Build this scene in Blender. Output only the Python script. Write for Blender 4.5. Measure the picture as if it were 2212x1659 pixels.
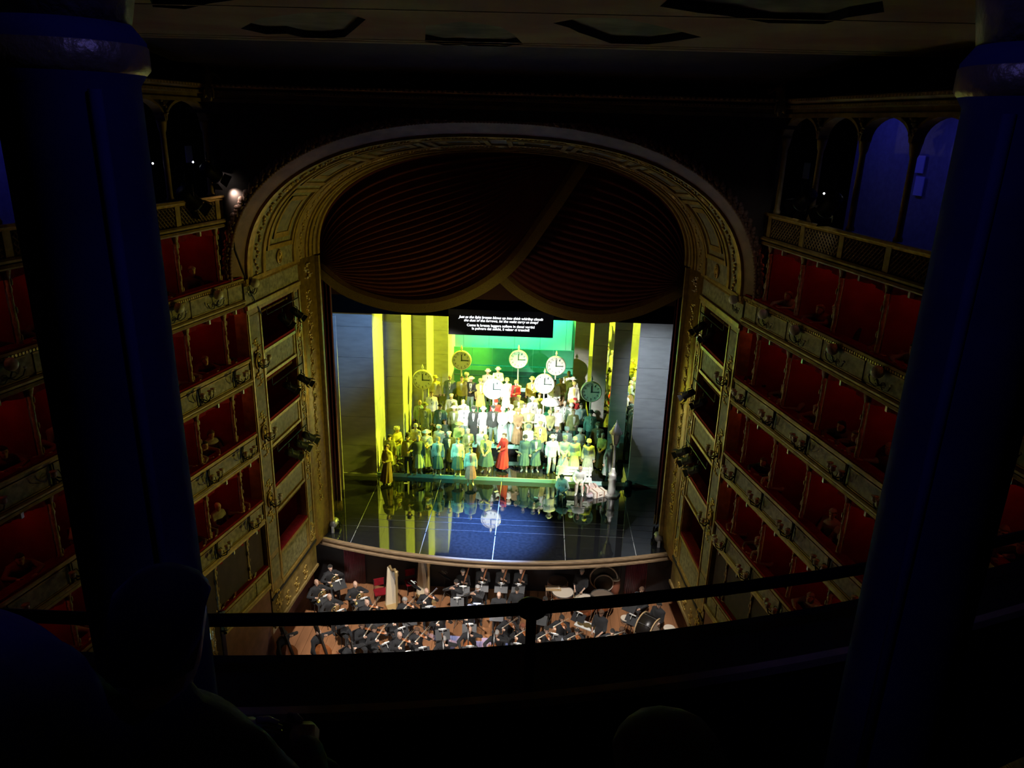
import bpy, bmesh, math, random
from math import sin, cos, pi, radians, sqrt, atan2, hypot
from mathutils import Vector, Matrix, Euler
random.seed(11)
for _o in list(bpy.data.objects): bpy.data.objects.remove(_o)
SC = bpy.context.scene
COL = SC.collection
# ------------------------------------------------------------------ camera
CAM_LOC = Vector((1.24, -24.09, 14.5)); YAW, PITCH, ROLL = radians(-1.79), radians(18.99), radians(1.61); FPX = 1632.0
_w = Vector((sin(YAW)*cos(PITCH), cos(YAW)*cos(PITCH), -sin(PITCH))); _r0 = Vector((cos(YAW), -sin(YAW), 0)); _u0 = _r0.cross(_w)
_r = cos(ROLL)*_r0 + sin(ROLL)*_u0; _u = -sin(ROLL)*_r0 + cos(ROLL)*_u0
cam = bpy.data.cameras.new('camera'); cam.sensor_fit = 'HORIZONTAL'; cam.sensor_width = 36; cam.lens = 36*FPX/2212; cam.clip_start = .05; cam.clip_end = 200
co = bpy.data.objects.new('camera', cam); COL.objects.link(co)
co.matrix_world = Matrix(((_r.x, _u.x, -_w.x, CAM_LOC.x), (_r.y, _u.y, -_w.y, CAM_LOC.y), (_r.z, _u.z, -_w.z, CAM_LOC.z), (0, 0, 0, 1)))
SC.camera = co
def at(px, py, axis, val):            # pixel of the photograph -> point on a world plane (used for measuring positions)
    d = _w + (px-1106)/FPX*_r - (py-829.5)/FPX*_u
    return CAM_LOC + d*((val-CAM_LOC[axis])/d[axis])
# ------------------------------------------------------------------ world, lights, exposure
wd = bpy.data.worlds.new('world'); SC.world = wd; wd.use_nodes = True
wd.node_tree.nodes['Background'].inputs[0].default_value = (.02, .02, .03, 1); wd.node_tree.nodes['Background'].inputs[1].default_value = .002
vs = SC.view_settings; vs.view_transform = 'Standard'; vs.look = 'None'; vs.gamma = 1; vs.exposure = 0.75; vs.use_curve_mapping = False
cy = SC.cycles; cy.max_bounces = 8; cy.diffuse_bounces = 3; cy.glossy_bounces = 4; cy.transmission_bounces = 2; cy.caustics_reflective = False; cy.caustics_refractive = False
def spot(name, loc, target, watts, color, angle, blend=.3, size=.12):
    l = bpy.data.lights.new(name, 'SPOT'); l.energy = watts; l.color = color; l.spot_size = radians(angle); l.spot_blend = blend; l.shadow_soft_size = size
    o = bpy.data.objects.new(name, l); COL.objects.link(o); o.location = loc
    o.rotation_euler = (Vector(target)-Vector(loc)).to_track_quat('-Z', 'Y').to_euler(); return o
def area(name, loc, target, watts, color, sx, sy):
    l = bpy.data.lights.new(name, 'AREA'); l.shape = 'RECTANGLE'; l.size = sx; l.size_y = sy; l.energy = watts; l.color = color
    o = bpy.data.objects.new(name, l); COL.objects.link(o); o.location = loc
    o.rotation_euler = (Vector(target)-Vector(loc)).to_track_quat('-Z', 'Y').to_euler(); return o
def point(name, loc, watts, color, size=.1):
    l = bpy.data.lights.new(name, 'POINT'); l.energy = watts; l.color = color; l.shadow_soft_size = size
    o = bpy.data.objects.new(name, l); COL.objects.link(o); o.location = loc; return o
YEL = (.90, 1, .04); TEAL = (.20, .9, .66); RED = (1, .16, .07)
# stage lanterns: gallery front lights, wing lanterns behind the side curtains, lanterns in the stage boxes, flown battens, plus added fill spots
spot('front_white', (-6.1, -2.3, 8.9), (.7, 9.4, 2.2), 17000, (1, .98, .9), 24, .9)
spot('front_white_b', (6.1, -2.3, 8.9), (.2, 7.6, 1.4), 8500, (1, .97, .9), 27, .9)
spot('front_follow', (7.05, -7.9, 12.9), (3.7, 4.45, .7), 13000, (1, .97, .92), 7.6, .4)
spot('flown_yellow', (3.9, 11.6, 9.0), (-4.6, 10.2, 2.6), 7800, YEL, 72, .2)
spot('flown_yellow_b', (4.4, 4.4, 9.0), (.9, 7.9, 1.1), 11500, YEL, 52, .5)
spot('wing_yellow_low', (6.9, 4.55, 6.0), (-4.7, 5.1, .9), 9000, YEL, 13, .6)
spot('wing_teal', (-6.75, 3.2, 5.2), (1.5, 7.0, 1.0), 1100, TEAL, 40, .5)
spot('box_teal_a', (-6.05, -1.9, 7.3), (.5, 6.2, .6), 1500, TEAL, 32, .5)
spot('box_teal_b', (6.05, -1.9, 7.3), (-.5, 6.0, .5), 1100, TEAL, 32, .5)
spot('box_yellow', (6.1, -1.6, 4.6), (-6.4, -.7, 6.2), 680, (1, .84, .12), 84, .7)  # added pair of fills imitating yellow stage spill on the reveal walls
spot('reveal_fill_b', (-6.1, -1.6, 4.6), (6.4, -.9, 6.0), 230, (1, .80, .34), 84, .7)
spot('wall_blue_a', (-3.0, 1.2, 8.6), (-6.6, 5.15, 6.4), 560, (.16, .42, 1), 54, .9)
spot('wall_blue_b', (.8, .2, 8.2), (6.4, 5.15, 4.6), 1700, (.66, .80, 1), 40, .9)
spot('floor_blue', (.2, 3.0, 9.6), (-.3, 1.0, 0), 52000, (.16, .34, 1), 31, 1.0)
area('cyc_green', (.2, 15.0, 5.6), (.2, 16.3, 4.2), 190, (.0, 1, .42), 6.5, .3)
spot('wall_green', (.2, 5.4, 9.0), (.2, 15.2, 2.3), 1500, (0, 1, .42), 34, .6)
spot('pit_fill_a', (-3.4, -9.5, 14.6), (-3.2, -1.4, -2.2), 8500, (1, .94, .88), 27, .5, .3)  # added pair of overhead fills standing in for the stand-lamp glow
spot('pit_fill_b', (3.4, -9.5, 14.6), (3.0, -1.4, -2.2), 6500, (1, .94, .88), 27, .5, .3)
spot('arch_warm', (-6.5, -4.95, 12.7), (-6.3, -4.0, 12.2), 14, (1, .85, .75), 120, .6, .05)
BLUE = (.06, .07, 1)
# ------------------------------------------------------------------ helpers
def tag(o, label=None, cat=None, group=None, kind=None):
    if label: o['label'] = label.replace('farthest back', 'at the very back').replace('nearest to ', 'next to ').replace('nearest ', 'next to ')
    if cat: o['category'] = cat
    if group: o['group'] = group
    if kind: o['kind'] = kind
    return o
def empty(name, loc=(0, 0, 0), rz=0.0, **k):
    o = bpy.data.objects.new(name, None); COL.objects.link(o); o.location = loc; o.rotation_euler = (0, 0, rz); o.empty_display_size = .1
    return tag(o, **k)
def inst(name, me, parent=None, mats=None, loc=None, rot=None, scale=None, **k):
    o = bpy.data.objects.new(name, me); COL.objects.link(o)
    if parent: o.parent = parent
    if loc: o.location = loc
    if rot: o.rotation_euler = rot
    if scale: o.scale = scale if hasattr(scale, '__len__') else (scale,)*3
    if mats:
        for i, m in enumerate(mats):
            if m and i < len(o.material_slots): o.material_slots[i].link = 'OBJECT'; o.material_slots[i].material = m
    return tag(o, **k)
class MB:
    def __init__(s): s.v = []; s.f = []; s.m = []; s.cm = 0; s.T = None
    def add(s, vs, fs):
        n = len(s.v)
        s.v += [tuple(s.T @ Vector(p)) for p in vs] if s.T is not None else [tuple(p) for p in vs]
        s.f += [tuple(i+n for i in f) for f in fs]; s.m += [s.cm]*len(fs); return s
    def box(s, x0, x1, y0, y1, z0, z1):
        if x0 > x1: x0, x1 = x1, x0
        if y0 > y1: y0, y1 = y1, y0
        if z0 > z1: z0, z1 = z1, z0
        return s.add([(x, y, z) for z in (z0, z1) for y in (y0, y1) for x in (x0, x1)], [(0, 2, 3, 1), (4, 5, 7, 6), (0, 1, 5, 4), (2, 6, 7, 3), (0, 4, 6, 2), (1, 3, 7, 5)])
    def loft(s, rings, cap=True, closed=True):
        n = len(rings[0]); vs = [p for r in rings for p in r]; fs = []
        for i in range(len(rings)-1):
            for j in range(n if closed else n-1):
                a = i*n+j; b = i*n+(j+1) % n; fs.append((a, b, b+n, a+n))
        if cap and closed: fs.append(tuple(range(n-1, -1, -1))); fs.append(tuple((len(rings)-1)*n+j for j in range(n)))
        return s.add(vs, fs)
    def tube(s, pts, rad, n=8, cap=True, flat=1.0):
        pts = [Vector(p) for p in pts]; k = len(pts); rad = rad if hasattr(rad, '__len__') else [rad]*k; rings = []; pu = None
        for i, p in enumerate(pts):
            d = (pts[min(i+1, k-1)]-pts[max(i-1, 0)]).normalized()
            if pu is None: pu = Vector((0, 0, 1)) if abs(d.z) < .9 else Vector((1, 0, 0))
            a = d.cross(pu).normalized(); b = a.cross(d).normalized(); pu = b
            rings.append([p+rad[i]*(cos(2*pi*j/n)*a+flat*sin(2*pi*j/n)*b) for j in range(n)])
        return s.loft(rings, cap)
    def limb(s, a, b, ra, rb, n=8):
        a = Vector(a); b = Vector(b); d = (b-a); L = d.length or 1e-6; d /= L
        return s.tube([a-d*ra*.85, a-d*ra*.5, a, b, b+d*rb*.5, b+d*rb*.85], [ra*.4, ra*.85, ra, rb, rb*.85, rb*.4], n)
    def lathe(s, prof, c=(0, 0, 0), n=16, axis='z', arc=2*pi, cap=True):
        c = Vector(c); rings = []; full = arc > 6.28; m = n if full else n+1
        for r, h in prof:
            ring = []
            for j in range(m):
                a = arc*j/n; x, y = r*cos(a), r*sin(a)
                q = (x, y, h) if axis == 'z' else ((x, h, y) if axis == 'y' else (h, x, y)); ring.append(c+Vector(q))
            rings.append(ring)
        return s.loft(rings, full and cap, full)
    def ball(s, c, r, n=8, m=6):
        rx, ry, rz = r if hasattr(r, '__len__') else (r, r, r); c = Vector(c)
        rings = [[c+Vector((rx*sin(pi*(i+.12*(i == 0)-.12*(i == m))/m)*cos(2*pi*j/n), ry*sin(pi*(i+.12*(i == 0)-.12*(i == m))/m)*sin(2*pi*j/n), -rz*cos(pi*i/m))) for j in range(n)] for i in range(m+1)]
        return s.loft(rings)
    def strip(s, path, prof, closed=False):     # path: list of (point, outdir), prof: list of (out, z)
        rings = [[Vector(p)+Vector(o)*a+Vector((0, 0, z)) for a, z in prof] for p, o in path]
        return s.loft(rings, closed, closed)
    def mesh(s, name, mats, smooth=False):
        me = bpy.data.meshes.new(name); me.from_pydata(s.v, [], s.f)
        for m in (mats if isinstance(mats, (list, tuple)) else [mats]): me.materials.append(m)
        if any(s.m): me.polygons.foreach_set('material_index', s.m)
        if smooth: me.polygons.foreach_set('use_smooth', [True]*len(me.polygons))
        bm = bmesh.new(); bm.from_mesh(me); bmesh.ops.recalc_face_normals(bm, faces=bm.faces); bm.to_mesh(me); bm.free()
        me.update(); return me
    def obj(s, name, mats, parent=None, smooth=False, **k):
        return inst(name, s.mesh(name, mats, smooth), parent, **k)
def remesh(me, vox, smooth=2, mats=None):
    o = bpy.data.objects.new('tmp', me); COL.objects.link(o)
    r = o.modifiers.new('r', 'REMESH'); r.mode = 'VOXEL'; r.voxel_size = vox
    if smooth: q = o.modifiers.new('s', 'SMOOTH'); q.iterations = smooth; q.factor = .5
    dg = bpy.context.evaluated_depsgraph_get(); m2 = bpy.data.meshes.new_from_object(o.evaluated_get(dg))
    bpy.data.objects.remove(o); m2.materials.clear()
    for m in (mats or list(me.materials)): m2.materials.append(m)
    m2.polygons.foreach_set('use_smooth', [True]*len(m2.polygons)); m2.update(); return m2
def copy_tree(o, parent=None, **k):
    c = o.copy(); COL.objects.link(c)
    if parent is not None: c.parent = parent
    for ch in list(o.children): copy_tree(ch, c)
    return tag(c, **k)
# ------------------------------------------------------------------ materials
def rgb(c): return (c[0], c[1], c[2], 1)
def mat(name, col, rough=.6, metal=0., spec=.5, noise=0., nscale=8., col2=None, bump=0., bscale=40., emit=None, estr=0., ior=None, stretch=None, sheen=0.):
    m = bpy.data.materials.new(name); m.use_nodes = True; nt = m.node_tree; b = nt.nodes['Principled BSDF']
    b.inputs['Base Color'].default_value = rgb(col); b.inputs['Roughness'].default_value = rough; b.inputs['Metallic'].default_value = metal
    b.inputs['Specular IOR Level'].default_value = spec
    if ior: b.inputs['IOR'].default_value = ior
    if sheen: b.inputs['Sheen Weight'].default_value = sheen
    if emit: b.inputs['Emission Color'].default_value = rgb(emit); b.inputs['Emission Strength'].default_value = estr
    if noise or bump:
        tc = nt.nodes.new('ShaderNodeTexCoord'); src = tc.outputs['Object']
        if stretch:
            mp = nt.nodes.new('ShaderNodeMapping'); mp.inputs['Scale'].default_value = stretch; nt.links.new(src, mp.inputs[0]); src = mp.outputs[0]
    if noise:
        n = nt.nodes.new('ShaderNodeTexNoise'); n.inputs['Scale'].default_value = nscale; n.inputs['Detail'].default_value = 5; nt.links.new(src, n.inputs['Vector'])
        r = nt.nodes.new('ShaderNodeValToRGB'); c2 = col2 or tuple(x*(1-noise) for x in col)
        r.color_ramp.elements[0].position = .35; r.color_ramp.elements[1].position = .65
        r.color_ramp.elements[0].color = rgb(c2); r.color_ramp.elements[1].color = rgb(col)
        nt.links.new(n.outputs[0], r.inputs[0]); nt.links.new(r.outputs[0], b.inputs['Base Color'])
    if bump:
        n = nt.nodes.new('ShaderNodeTexNoise'); n.inputs['Scale'].default_value = bscale; n.inputs['Detail'].default_value = 4; nt.links.new(src, n.inputs['Vector'])
        bp = nt.nodes.new('ShaderNodeBump'); bp.inputs['Strength'].default_value = bump; bp.inputs['Distance'].default_value = .02; nt.links.new(n.outputs[0], bp.inputs['Height']); nt.links.new(bp.outputs[0], b.inputs['Normal'])
    return m
GOLD = mat('gilding', (.62, .42, .11), .42, .55, noise=.35, nscale=6, bump=.35, bscale=30)
GOLDD = mat('dull_gilding', (.42, .30, .11), .55, .3, noise=.4, nscale=5, bump=.3, bscale=30)
PANEL = mat('painted_panel', (.30, .27, .17), .7, noise=.5, nscale=6, col2=(.15, .14, .09), bump=.15)
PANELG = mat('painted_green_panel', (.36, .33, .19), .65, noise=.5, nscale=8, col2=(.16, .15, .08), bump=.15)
CREAM = mat('carved_cream', (.62, .53, .36), .6, noise=.45, nscale=14, col2=(.30, .18, .08), bump=.4)
REDW = mat('red_wall', (.36, .022, .015), .75, noise=.25, nscale=3)
VELVET = mat('red_velvet', (.26, .008, .016), .9, noise=.3, nscale=6, spec=.2)
DRAPE = mat('dark_red_curtain', (.13, .003, .018), .75, noise=.25, nscale=5, sheen=.3)
FRINGE = mat('gold_fringe', (.42, .31, .13), .75, noise=.5, nscale=60, bump=.5, bscale=80)
PINK = mat('pink_stucco', (.24, .13, .09), .65, noise=.35, nscale=3, bump=.15)
MAUVE = mat('mauve_plaster', (.24, .11, .10), .7, noise=.25, nscale=4)
GREYW = mat('grey_ledge', (.52, .53, .57), .6, noise=.25, nscale=6)
WOODF = mat('pit_floorboard', (.38, .17, .075), .45, noise=.35, nscale=3, stretch=(1, .2, 1), bump=.05)
WOODL = mat('lip_wood', (.34, .23, .13), .5, noise=.4, nscale=5, stretch=(.2, 4, 4))
STAGE = mat('black_gloss_floor', (.010, .011, .013), .035, spec=.7, ior=1.75, noise=.6, nscale=9, col2=(.016, .017, .02))
SEAM = mat('floor_seam', (.5, .52, .55), .4, noise=.3)
BLACKC = mat('black_cloth', (.0018, .0018, .002), .95, spec=.0)
BLACKM = mat('black_metal', (.012, .012, .014), .45, .6)
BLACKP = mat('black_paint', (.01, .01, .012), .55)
IRON = mat('dark_bronze', (.03, .025, .02), .45, .7)
BEAD = mat('gilt_bead', (.75, .52, .24), .6, noise=.2)
GLASS = mat('frosted_globe', (.72, .74, .70), .35)
TULIP = mat('tulip_glass', (.55, .50, .46), .35)
CEIL = mat('painted_ceiling', (.44, .36, .19), .85, noise=.5, nscale=.55, col2=(.36, .20, .13))
PETAL = mat('painted_petal', (.40, .40, .25), .85, noise=.5, nscale=.9, col2=(.16, .19, .12))
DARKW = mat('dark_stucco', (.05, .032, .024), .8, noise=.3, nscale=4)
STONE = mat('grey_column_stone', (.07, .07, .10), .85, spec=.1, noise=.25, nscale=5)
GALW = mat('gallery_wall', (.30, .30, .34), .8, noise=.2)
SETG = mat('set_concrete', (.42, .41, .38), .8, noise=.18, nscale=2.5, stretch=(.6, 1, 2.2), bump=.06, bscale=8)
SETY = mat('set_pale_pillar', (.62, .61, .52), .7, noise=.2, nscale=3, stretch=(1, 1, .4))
MIRROR = mat('mirror', (.8, .84, .82), .015, 1.0)
CYC = mat('cyclorama', (.75, .78, .75), .9)
SETGR = mat('green_set_wall', (.07, .36, .23), .6, noise=.15, nscale=2)
WHITEP = mat('white_paint', (.78, .77, .72), .5)
CLOCKF = mat('clock_face', (.80, .80, .74), .5)
SKIN = mat('skin', (.62, .40, .30), .55)
SKINB = mat('skin_tan', (.50, .30, .21), .55)
EYE = mat('eye_dark', (.02, .015, .012), .3)
EMW = mat('lit_white', (1, 1, 1), emit=(1, .98, .95), estr=2.2)
EMT = mat('lit_teal', (.1, .8, .6), emit=(.12, .9, .7), estr=14)
EMBL = mat('lit_led', (.9, .95, 1), emit=(.9, .95, 1), estr=6)
SCREEN = mat('screen_black', (.012, .012, .013), .5)
_cl = {}
def cloth(c, rough=.85):
    c = tuple(round(x, 3) for x in c)
    if c not in _cl: _cl[c] = mat('cloth_%d' % len(_cl), c, rough, noise=.22, nscale=9, bump=.25, bscale=26, sheen=.1)
    return _cl[c]
# ================================================================== stage floor and pit
def lip_y(x): return -1.09*(1-min(1, abs(x)/6.38)**2)
XE = [-7.6, -5.2, -2.6, 0, 2.57, 5.12, 7.6]; YE = [.9, 1.46, 1.85, 3.04, 5.15]
fl = MB(); fl.box(-9, 9, .6, 17.5, -.16, -.012)
xs = [-6.4+12.8*i/40 for i in range(41)]
fl.loft([[(x, lip_y(x)+.02, -.012), (x, .7, -.012), (x, .7, -.16), (x, lip_y(x)+.02, -.16)] for x in xs])
FLOOR = fl.obj('floor', SEAM, label='stage floor base under the glossy black deck tiles', kind='structure')
G = .012
for i in range(6):
    x0, x1 = XE[i]+G, XE[i+1]-G
    for j in range(4):
        MB().box(x0, x1, YE[j]+G, YE[j+1]-G, -.012, 0).obj('stage_tile', STAGE, FLOOR)
    c0, c1 = max(x0, -6.38), min(x1, 6.38)
    t = MB(); n = 10
    t.loft([[(x, lip_y(x), -.012), (x, YE[0]-G, -.012), (x, YE[0]-G, 0), (x, lip_y(x), 0)] for x in [c0+(c1-c0)*k/n for k in range(n+1)]])
    t.obj('stage_tile', STAGE, FLOOR)
path = [((x, lip_y(x), 0), (0, -1, 0)) for x in xs]
lip = MB(); lip.strip(path, [(-.05, .012), (.05, .012), (.07, -.02), (.07, -.08), (.02, -.10), (.02, -.2), (.06, -.22), (.06, -.28), (.0, -.32), (-.05, -.34)], True)
lip.obj('trim_1', WOODL, smooth=False, label='curved wooden moulding along the front of the stage', kind='structure')
# pit
PZ = -2.4
pf = empty('pit_floor', (0, 0, 0), label='warm wooden floor of the orchestra pit', kind='structure')
for i in range(46):
    x = -7.5+i*.328
    MB().box(x+.004, x+.324, -9, 1.4, PZ-.05, PZ).obj('floorboard', WOODF, pf)
MB().box(-7.6, 7.6, .75, 1.0, PZ-.1, -.15).obj('pit_wall_back', BLACKP, label='black back wall of the pit under the stage', kind='structure')
for s, sd in ((-1, 'left'), (1, 'right')):
    pw = empty('pit_wall_'+sd, (0, 0, 0), label='mauve pit side wall with grey ledge, %s' % ('harp side' if s < 0 else 'timpani side'), kind='structure')
    MB().add([(s*x, y, z) for x, y in ((6.95, 1.0), (7.35, -4.3), (8.2, -9), (8.4, -9), (7.6, -4.3), (7.2, 1.0)) for z in (PZ-.1, -.72)],
             [(0, 2, 3, 1), (2, 4, 5, 3), (6, 8, 9, 7), (8, 10, 11, 9), (1, 3, 9, 11), (3, 5, 7, 9), (0, 1, 11, 10)]).obj('wall_face', MAUVE, pw)
    MB().strip([((s*6.93, 1.0, 0), (s, 0, 0)), ((s*7.33, -4.3, 0), (s, 0, 0)), ((s*8.18, -9, 0), (s, 0, 0))], [(.05, -1.55), (-.14, -1.57), (-.16, -1.75), (.05, -1.8)], True).obj('ledge', GREYW, pw)
    for k in range(4):
        y = .2-1.1*k; x = s*(6.93+.0755*(1-y))
        MB().box(x-.13*s, x+.02*s, y-.02, y+.02, -1.57, -1.1).obj('ledge_bracket', BLACKM, pw)
    d = MB(); n = 48
    x0, x1 = (4.95, 5.75)
    d.loft([[(s*(x0+(x1-x0)*i/n), .66+.035*sin(i*1.6), z) for i in range(n+1)] for z in (PZ+.05, -.3)], False, False)
    dd = d.obj('pit_curtain', DRAPE, smooth=True, label='pleated dark red curtain hanging under the stage, %s' % ('horn side' if s < 0 else 'timpani side'), cat='curtain', group='curtains under the stage')
    dd.modifiers.new('t', 'SOLIDIFY').thickness = .012
# ================================================================== proscenium reveal walls
TZ = [1.49, 3.74, 5.92, 8.15, 10.4, 12.61]       # parapet tops, lowest tier to gallery
A2 = Vector((6.68, -4.3, 0)); D2 = Vector((6.36, -.65, 0)); UL = (D2-A2).length
def foliage(mb, length, width, seed, relief=.03, step=.085):
    """raised leaf scroll along local +Z, centred on local X, standing out along -Y"""
    rnd = random.Random(seed); z = 0; k = 0
    while z < length:
        ph = z/.42*2*pi; cx = width*.22*sin(ph)
        mb.ball((cx, -relief*.3, z), (width*.13, relief, step*.55), 6, 4)
        sg = 1 if cos(ph) > 0 else -1
        mb.ball((cx+sg*width*.24, -relief*.2, z+step*.3), (width*.17, relief*(.7+.5*rnd.random()), step*.32), 6, 4)
        if k % 3 == 0: mb.ball((cx-sg*width*.25, -relief*.2, z), (width*.12, relief*.9, step*.38), 6, 4)
        z += step; k += 1
def medallion(mb, r, relief=.05):
    for R, t in ((r, .028), (r*.72, .022)):
        n = 20
        mb.loft([[Vector(((R+t*cos(2*pi*j/6))*cos(2*pi*i/n)*.72, -relief*.5+t*sin(2*pi*j/6), (R+t*cos(2*pi*j/6))*sin(2*pi*i/n))) for j in range(6)] for i in range(n+1)], False)
    mb.ball((0, -.01, 0), (r*.36, relief, r*.5), 10, 6); mb.ball((r*.05, -relief*.7, r*.2), (r*.18, relief*.7, r*.2), 8, 5)
    mb.ball((-r*.08, -relief*.5, -r*.28), (r*.24, relief*.6, r*.2), 8, 5)
for s, sd in ((-1, 'left'), (1, 'right')):
    hs = 'harp side' if s < 0 else 'timpani side'
    RV = empty('proscenium_wall_'+sd, (0, 0, 0), label='gilded stage-box wall between the boxes and the stage, '+hs, kind='structure')
    U = Vector((s*(D2-A2).x, (D2-A2).y, 0)).normalized(); O = Vector((s*abs(U.y), -U.x*s if s > 0 else U.x, 0))
    O = Vector((-U.y, U.x, 0)); O = O if O.x*s > 0 else -O
    M = Matrix(((U.x, O.x, 0, s*A2.x), (U.y, O.y, 0, A2.y), (0, 0, 1, 0), (0, 0, 0, 1)))
    def rv(): b = MB(); b.T = M; return b
    # pilasters with framed panels
    for u0, u1, nm in ((0, .85, 'outer'), (3.1, UL, 'inner')):
        rv().box(u0, u1, .0, .35, -.75, 9.45).obj('pilaster', GOLDD, RV)
        w = u1-u0
        for e0, e1 in ((.03, .10), (w-.10, w-.03)):
            rv().box(u0+e0, u0+e1, -.035, .0, .55, 9.38).obj('pilaster_moulding', GOLD, RV)
        segs = [(.75, 1.55), (1.75, 3.1), (4.0, 5.3), (6.2, 7.5), (8.4, 9.3)]
        for z0, z1 in segs:
            rv().box(u0+.15, u1-.15, -.015, .0, z0, z1).obj('pilaster_panel', PANEL, RV)
        for zc in (3.55, 5.75, 7.95):
            b = MB(); medallion(b, .24); o = b.obj('medallion', GOLD, RV, True); o.matrix_local = M @ Matrix.Translation((u0+w/2, -.01, zc)) @ (Matrix.Identity(4) if s < 0 else Matrix.Scale(1, 4))
            for sg in (-1, 1):
                b = MB(); foliage(b, .42, w*.55, int(zc*10)+sg, .03); o = b.obj('leaf_carving', GOLD, RV, True); o['kind'] = 'stuff'
                o.matrix_local = M @ Matrix.Translation((u0+w/2, -.01, zc+(.28 if sg > 0 else -.72)))
        b = MB(); foliage(b, .75, w*.6, 5, .03); o = b.obj('leaf_carving', GOLD, RV, True); o['kind'] = 'stuff'; o.matrix_local = M @ Matrix.Translation((u0+w/2, -.01, -.3 if u0 == 0 else .45))
    # plinth frieze and dado below the lowest box
    rv().box(.0, UL, -.04, .35, .22, .30).obj('plinth_shade_and_moulding', BLACKP, RV)  # black strip stands for the shadow line above the frieze, not a moulding
    rv().box(.0, UL, .0, .35, -.75, .22).obj('plinth_frieze', GOLDD, RV)
    rv().box(.0, UL, -.06, .0, -.80, -.70).obj('plinth_shade_and_moulding', GOLDD, RV)
    for k in range(3):
        b = MB(); foliage(b, .5, .35, 40+k, .035, .1); o = b.obj('frieze_carving', GOLD, RV, True); o['kind'] = 'stuff'; o.matrix_local = M @ Matrix.Translation((1.1+.75*k, -.005, -.6)) 
    # entablature
    rv().box(0, UL, .0, .35, 9.45, 10.35).obj('entablature', PANELG, RV)
    for z0, z1, o1, m in ((10.24, 10.36, -.10, GOLD), (10.16, 10.24, -.05, GOLD), (9.50, 9.62, -.07, GOLD), (9.38, 9.5, -.03, GOLDD)):
        rv().box(-.02, UL, o1, .0, z0, z1).obj('entablature_moulding', m, RV)
    b = rv()
    for k in range(44): b.box(k*UL/44, k*UL/44+.045, -.085, -.05, 10.17, 10.23)
    o = b.obj('dentil_row', GOLD, RV); o['kind'] = 'stuff'
    # boxes in the reveal
    for ti in range(4):
        zt = TZ[ti]; zb = zt-.86 if ti else .30
        rv().box(.85, 3.1, .05, .20, zb, zt).obj('box_parapet', GOLDD, RV)
        rv().box(.95, 3.0, .03, .05, zb+.14, zt-.14).obj('parapet_panel', PANELG, RV)
        rv().box(.85, 3.1, -.03, .05, zt-.10, zt-.01).obj('parapet_moulding', GOLD, RV)
        rv().box(.85, 3.1, -.02, .05, zb, zb+.09).obj('parapet_moulding', GOLD, RV)
        for u0 in (.87, 3.0): rv().box(u0, u0+.07, .0, .05, zb+.09, zt-.1).obj('parapet_moulding', GOLD, RV)
        rv().box(.85, 3.1, .0, .32, zt-.01, zt+.07).obj('armrest', VELVET, RV)
        zc = TZ[ti+1]-.86 if ti < 3 else 9.40
        rv().box(.6, 3.4, 1.7, 1.8, zb, zc).obj('box_back_wall', REDW, RV)
        for u0 in (.72, 3.1): rv().box(u0, u0+.1, .2, 1.75, zb, zc).obj('box_side_wall', REDW, RV)
        rv().box(.6, 3.4, .2, 1.8, zc-.06, zc+.02).obj('box_ceiling', DARKW, RV)
        b = rv(); n = 40
        b.loft([[(.85+2.25*i/n, .18+.02*sin(i*1.9), zc-.02) for i in range(n+1)], [(.85+2.25*i/n, .16+.03*sin(i*1.9), zc-.17-.03*abs(sin(i*.39))) for i in range(n+1)]], False, False)
        b.obj('pelmet', VELVET, RV, True)
        b = rv()
        for i in range(n): b.tube([(.88+2.2*i/n, .14, zc-.16), (.88+2.2*i/n, .14, zc-.24)], .012, 4)
        o = b.obj('pelmet_fringe', FRINGE, RV); o['kind'] = 'stuff'
    # quarter column with vine carving between the reveal and the stage opening
    b = MB(); pts = [(6.36, -.65), (6.30, -.45), (6.27, -.2), (6.25, .05), (6.20, .3), (6.08, .5)]
    pp = [((s*x, y, 0), (s, 0, 0)) for x, y in pts]
    MB().strip(pp, [(0, 0), (.5, 0), (.5, 10.3), (0, 10.3)], True).obj('jamb', GOLD, RV, True)
    b = MB(); foliage(b, 7.6, .34, 77, .045, .12); o = b.obj('vine_carving', GOLD, RV, True); o['kind'] = 'stuff'
    o.matrix_local = Matrix.Translation((s*6.27, -.12, 1.6)) @ Matrix.Rotation(-s*radians(70), 4, 'Z')
    MB().box(s*6.0, s*6.12, .42, .6, 0, 10.25).obj('jamb_edge', GOLDD, RV)
    b = MB(); foliage(b, .5, .5, 9, .05); o = b.obj('capital_carving', CREAM, RV, True); o['kind'] = 'stuff'; o.matrix_local = Matrix.Translation((s*6.26, -.1, 9.62)) @ Matrix.Rotation(-s*radians(70), 4, 'Z')
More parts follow.
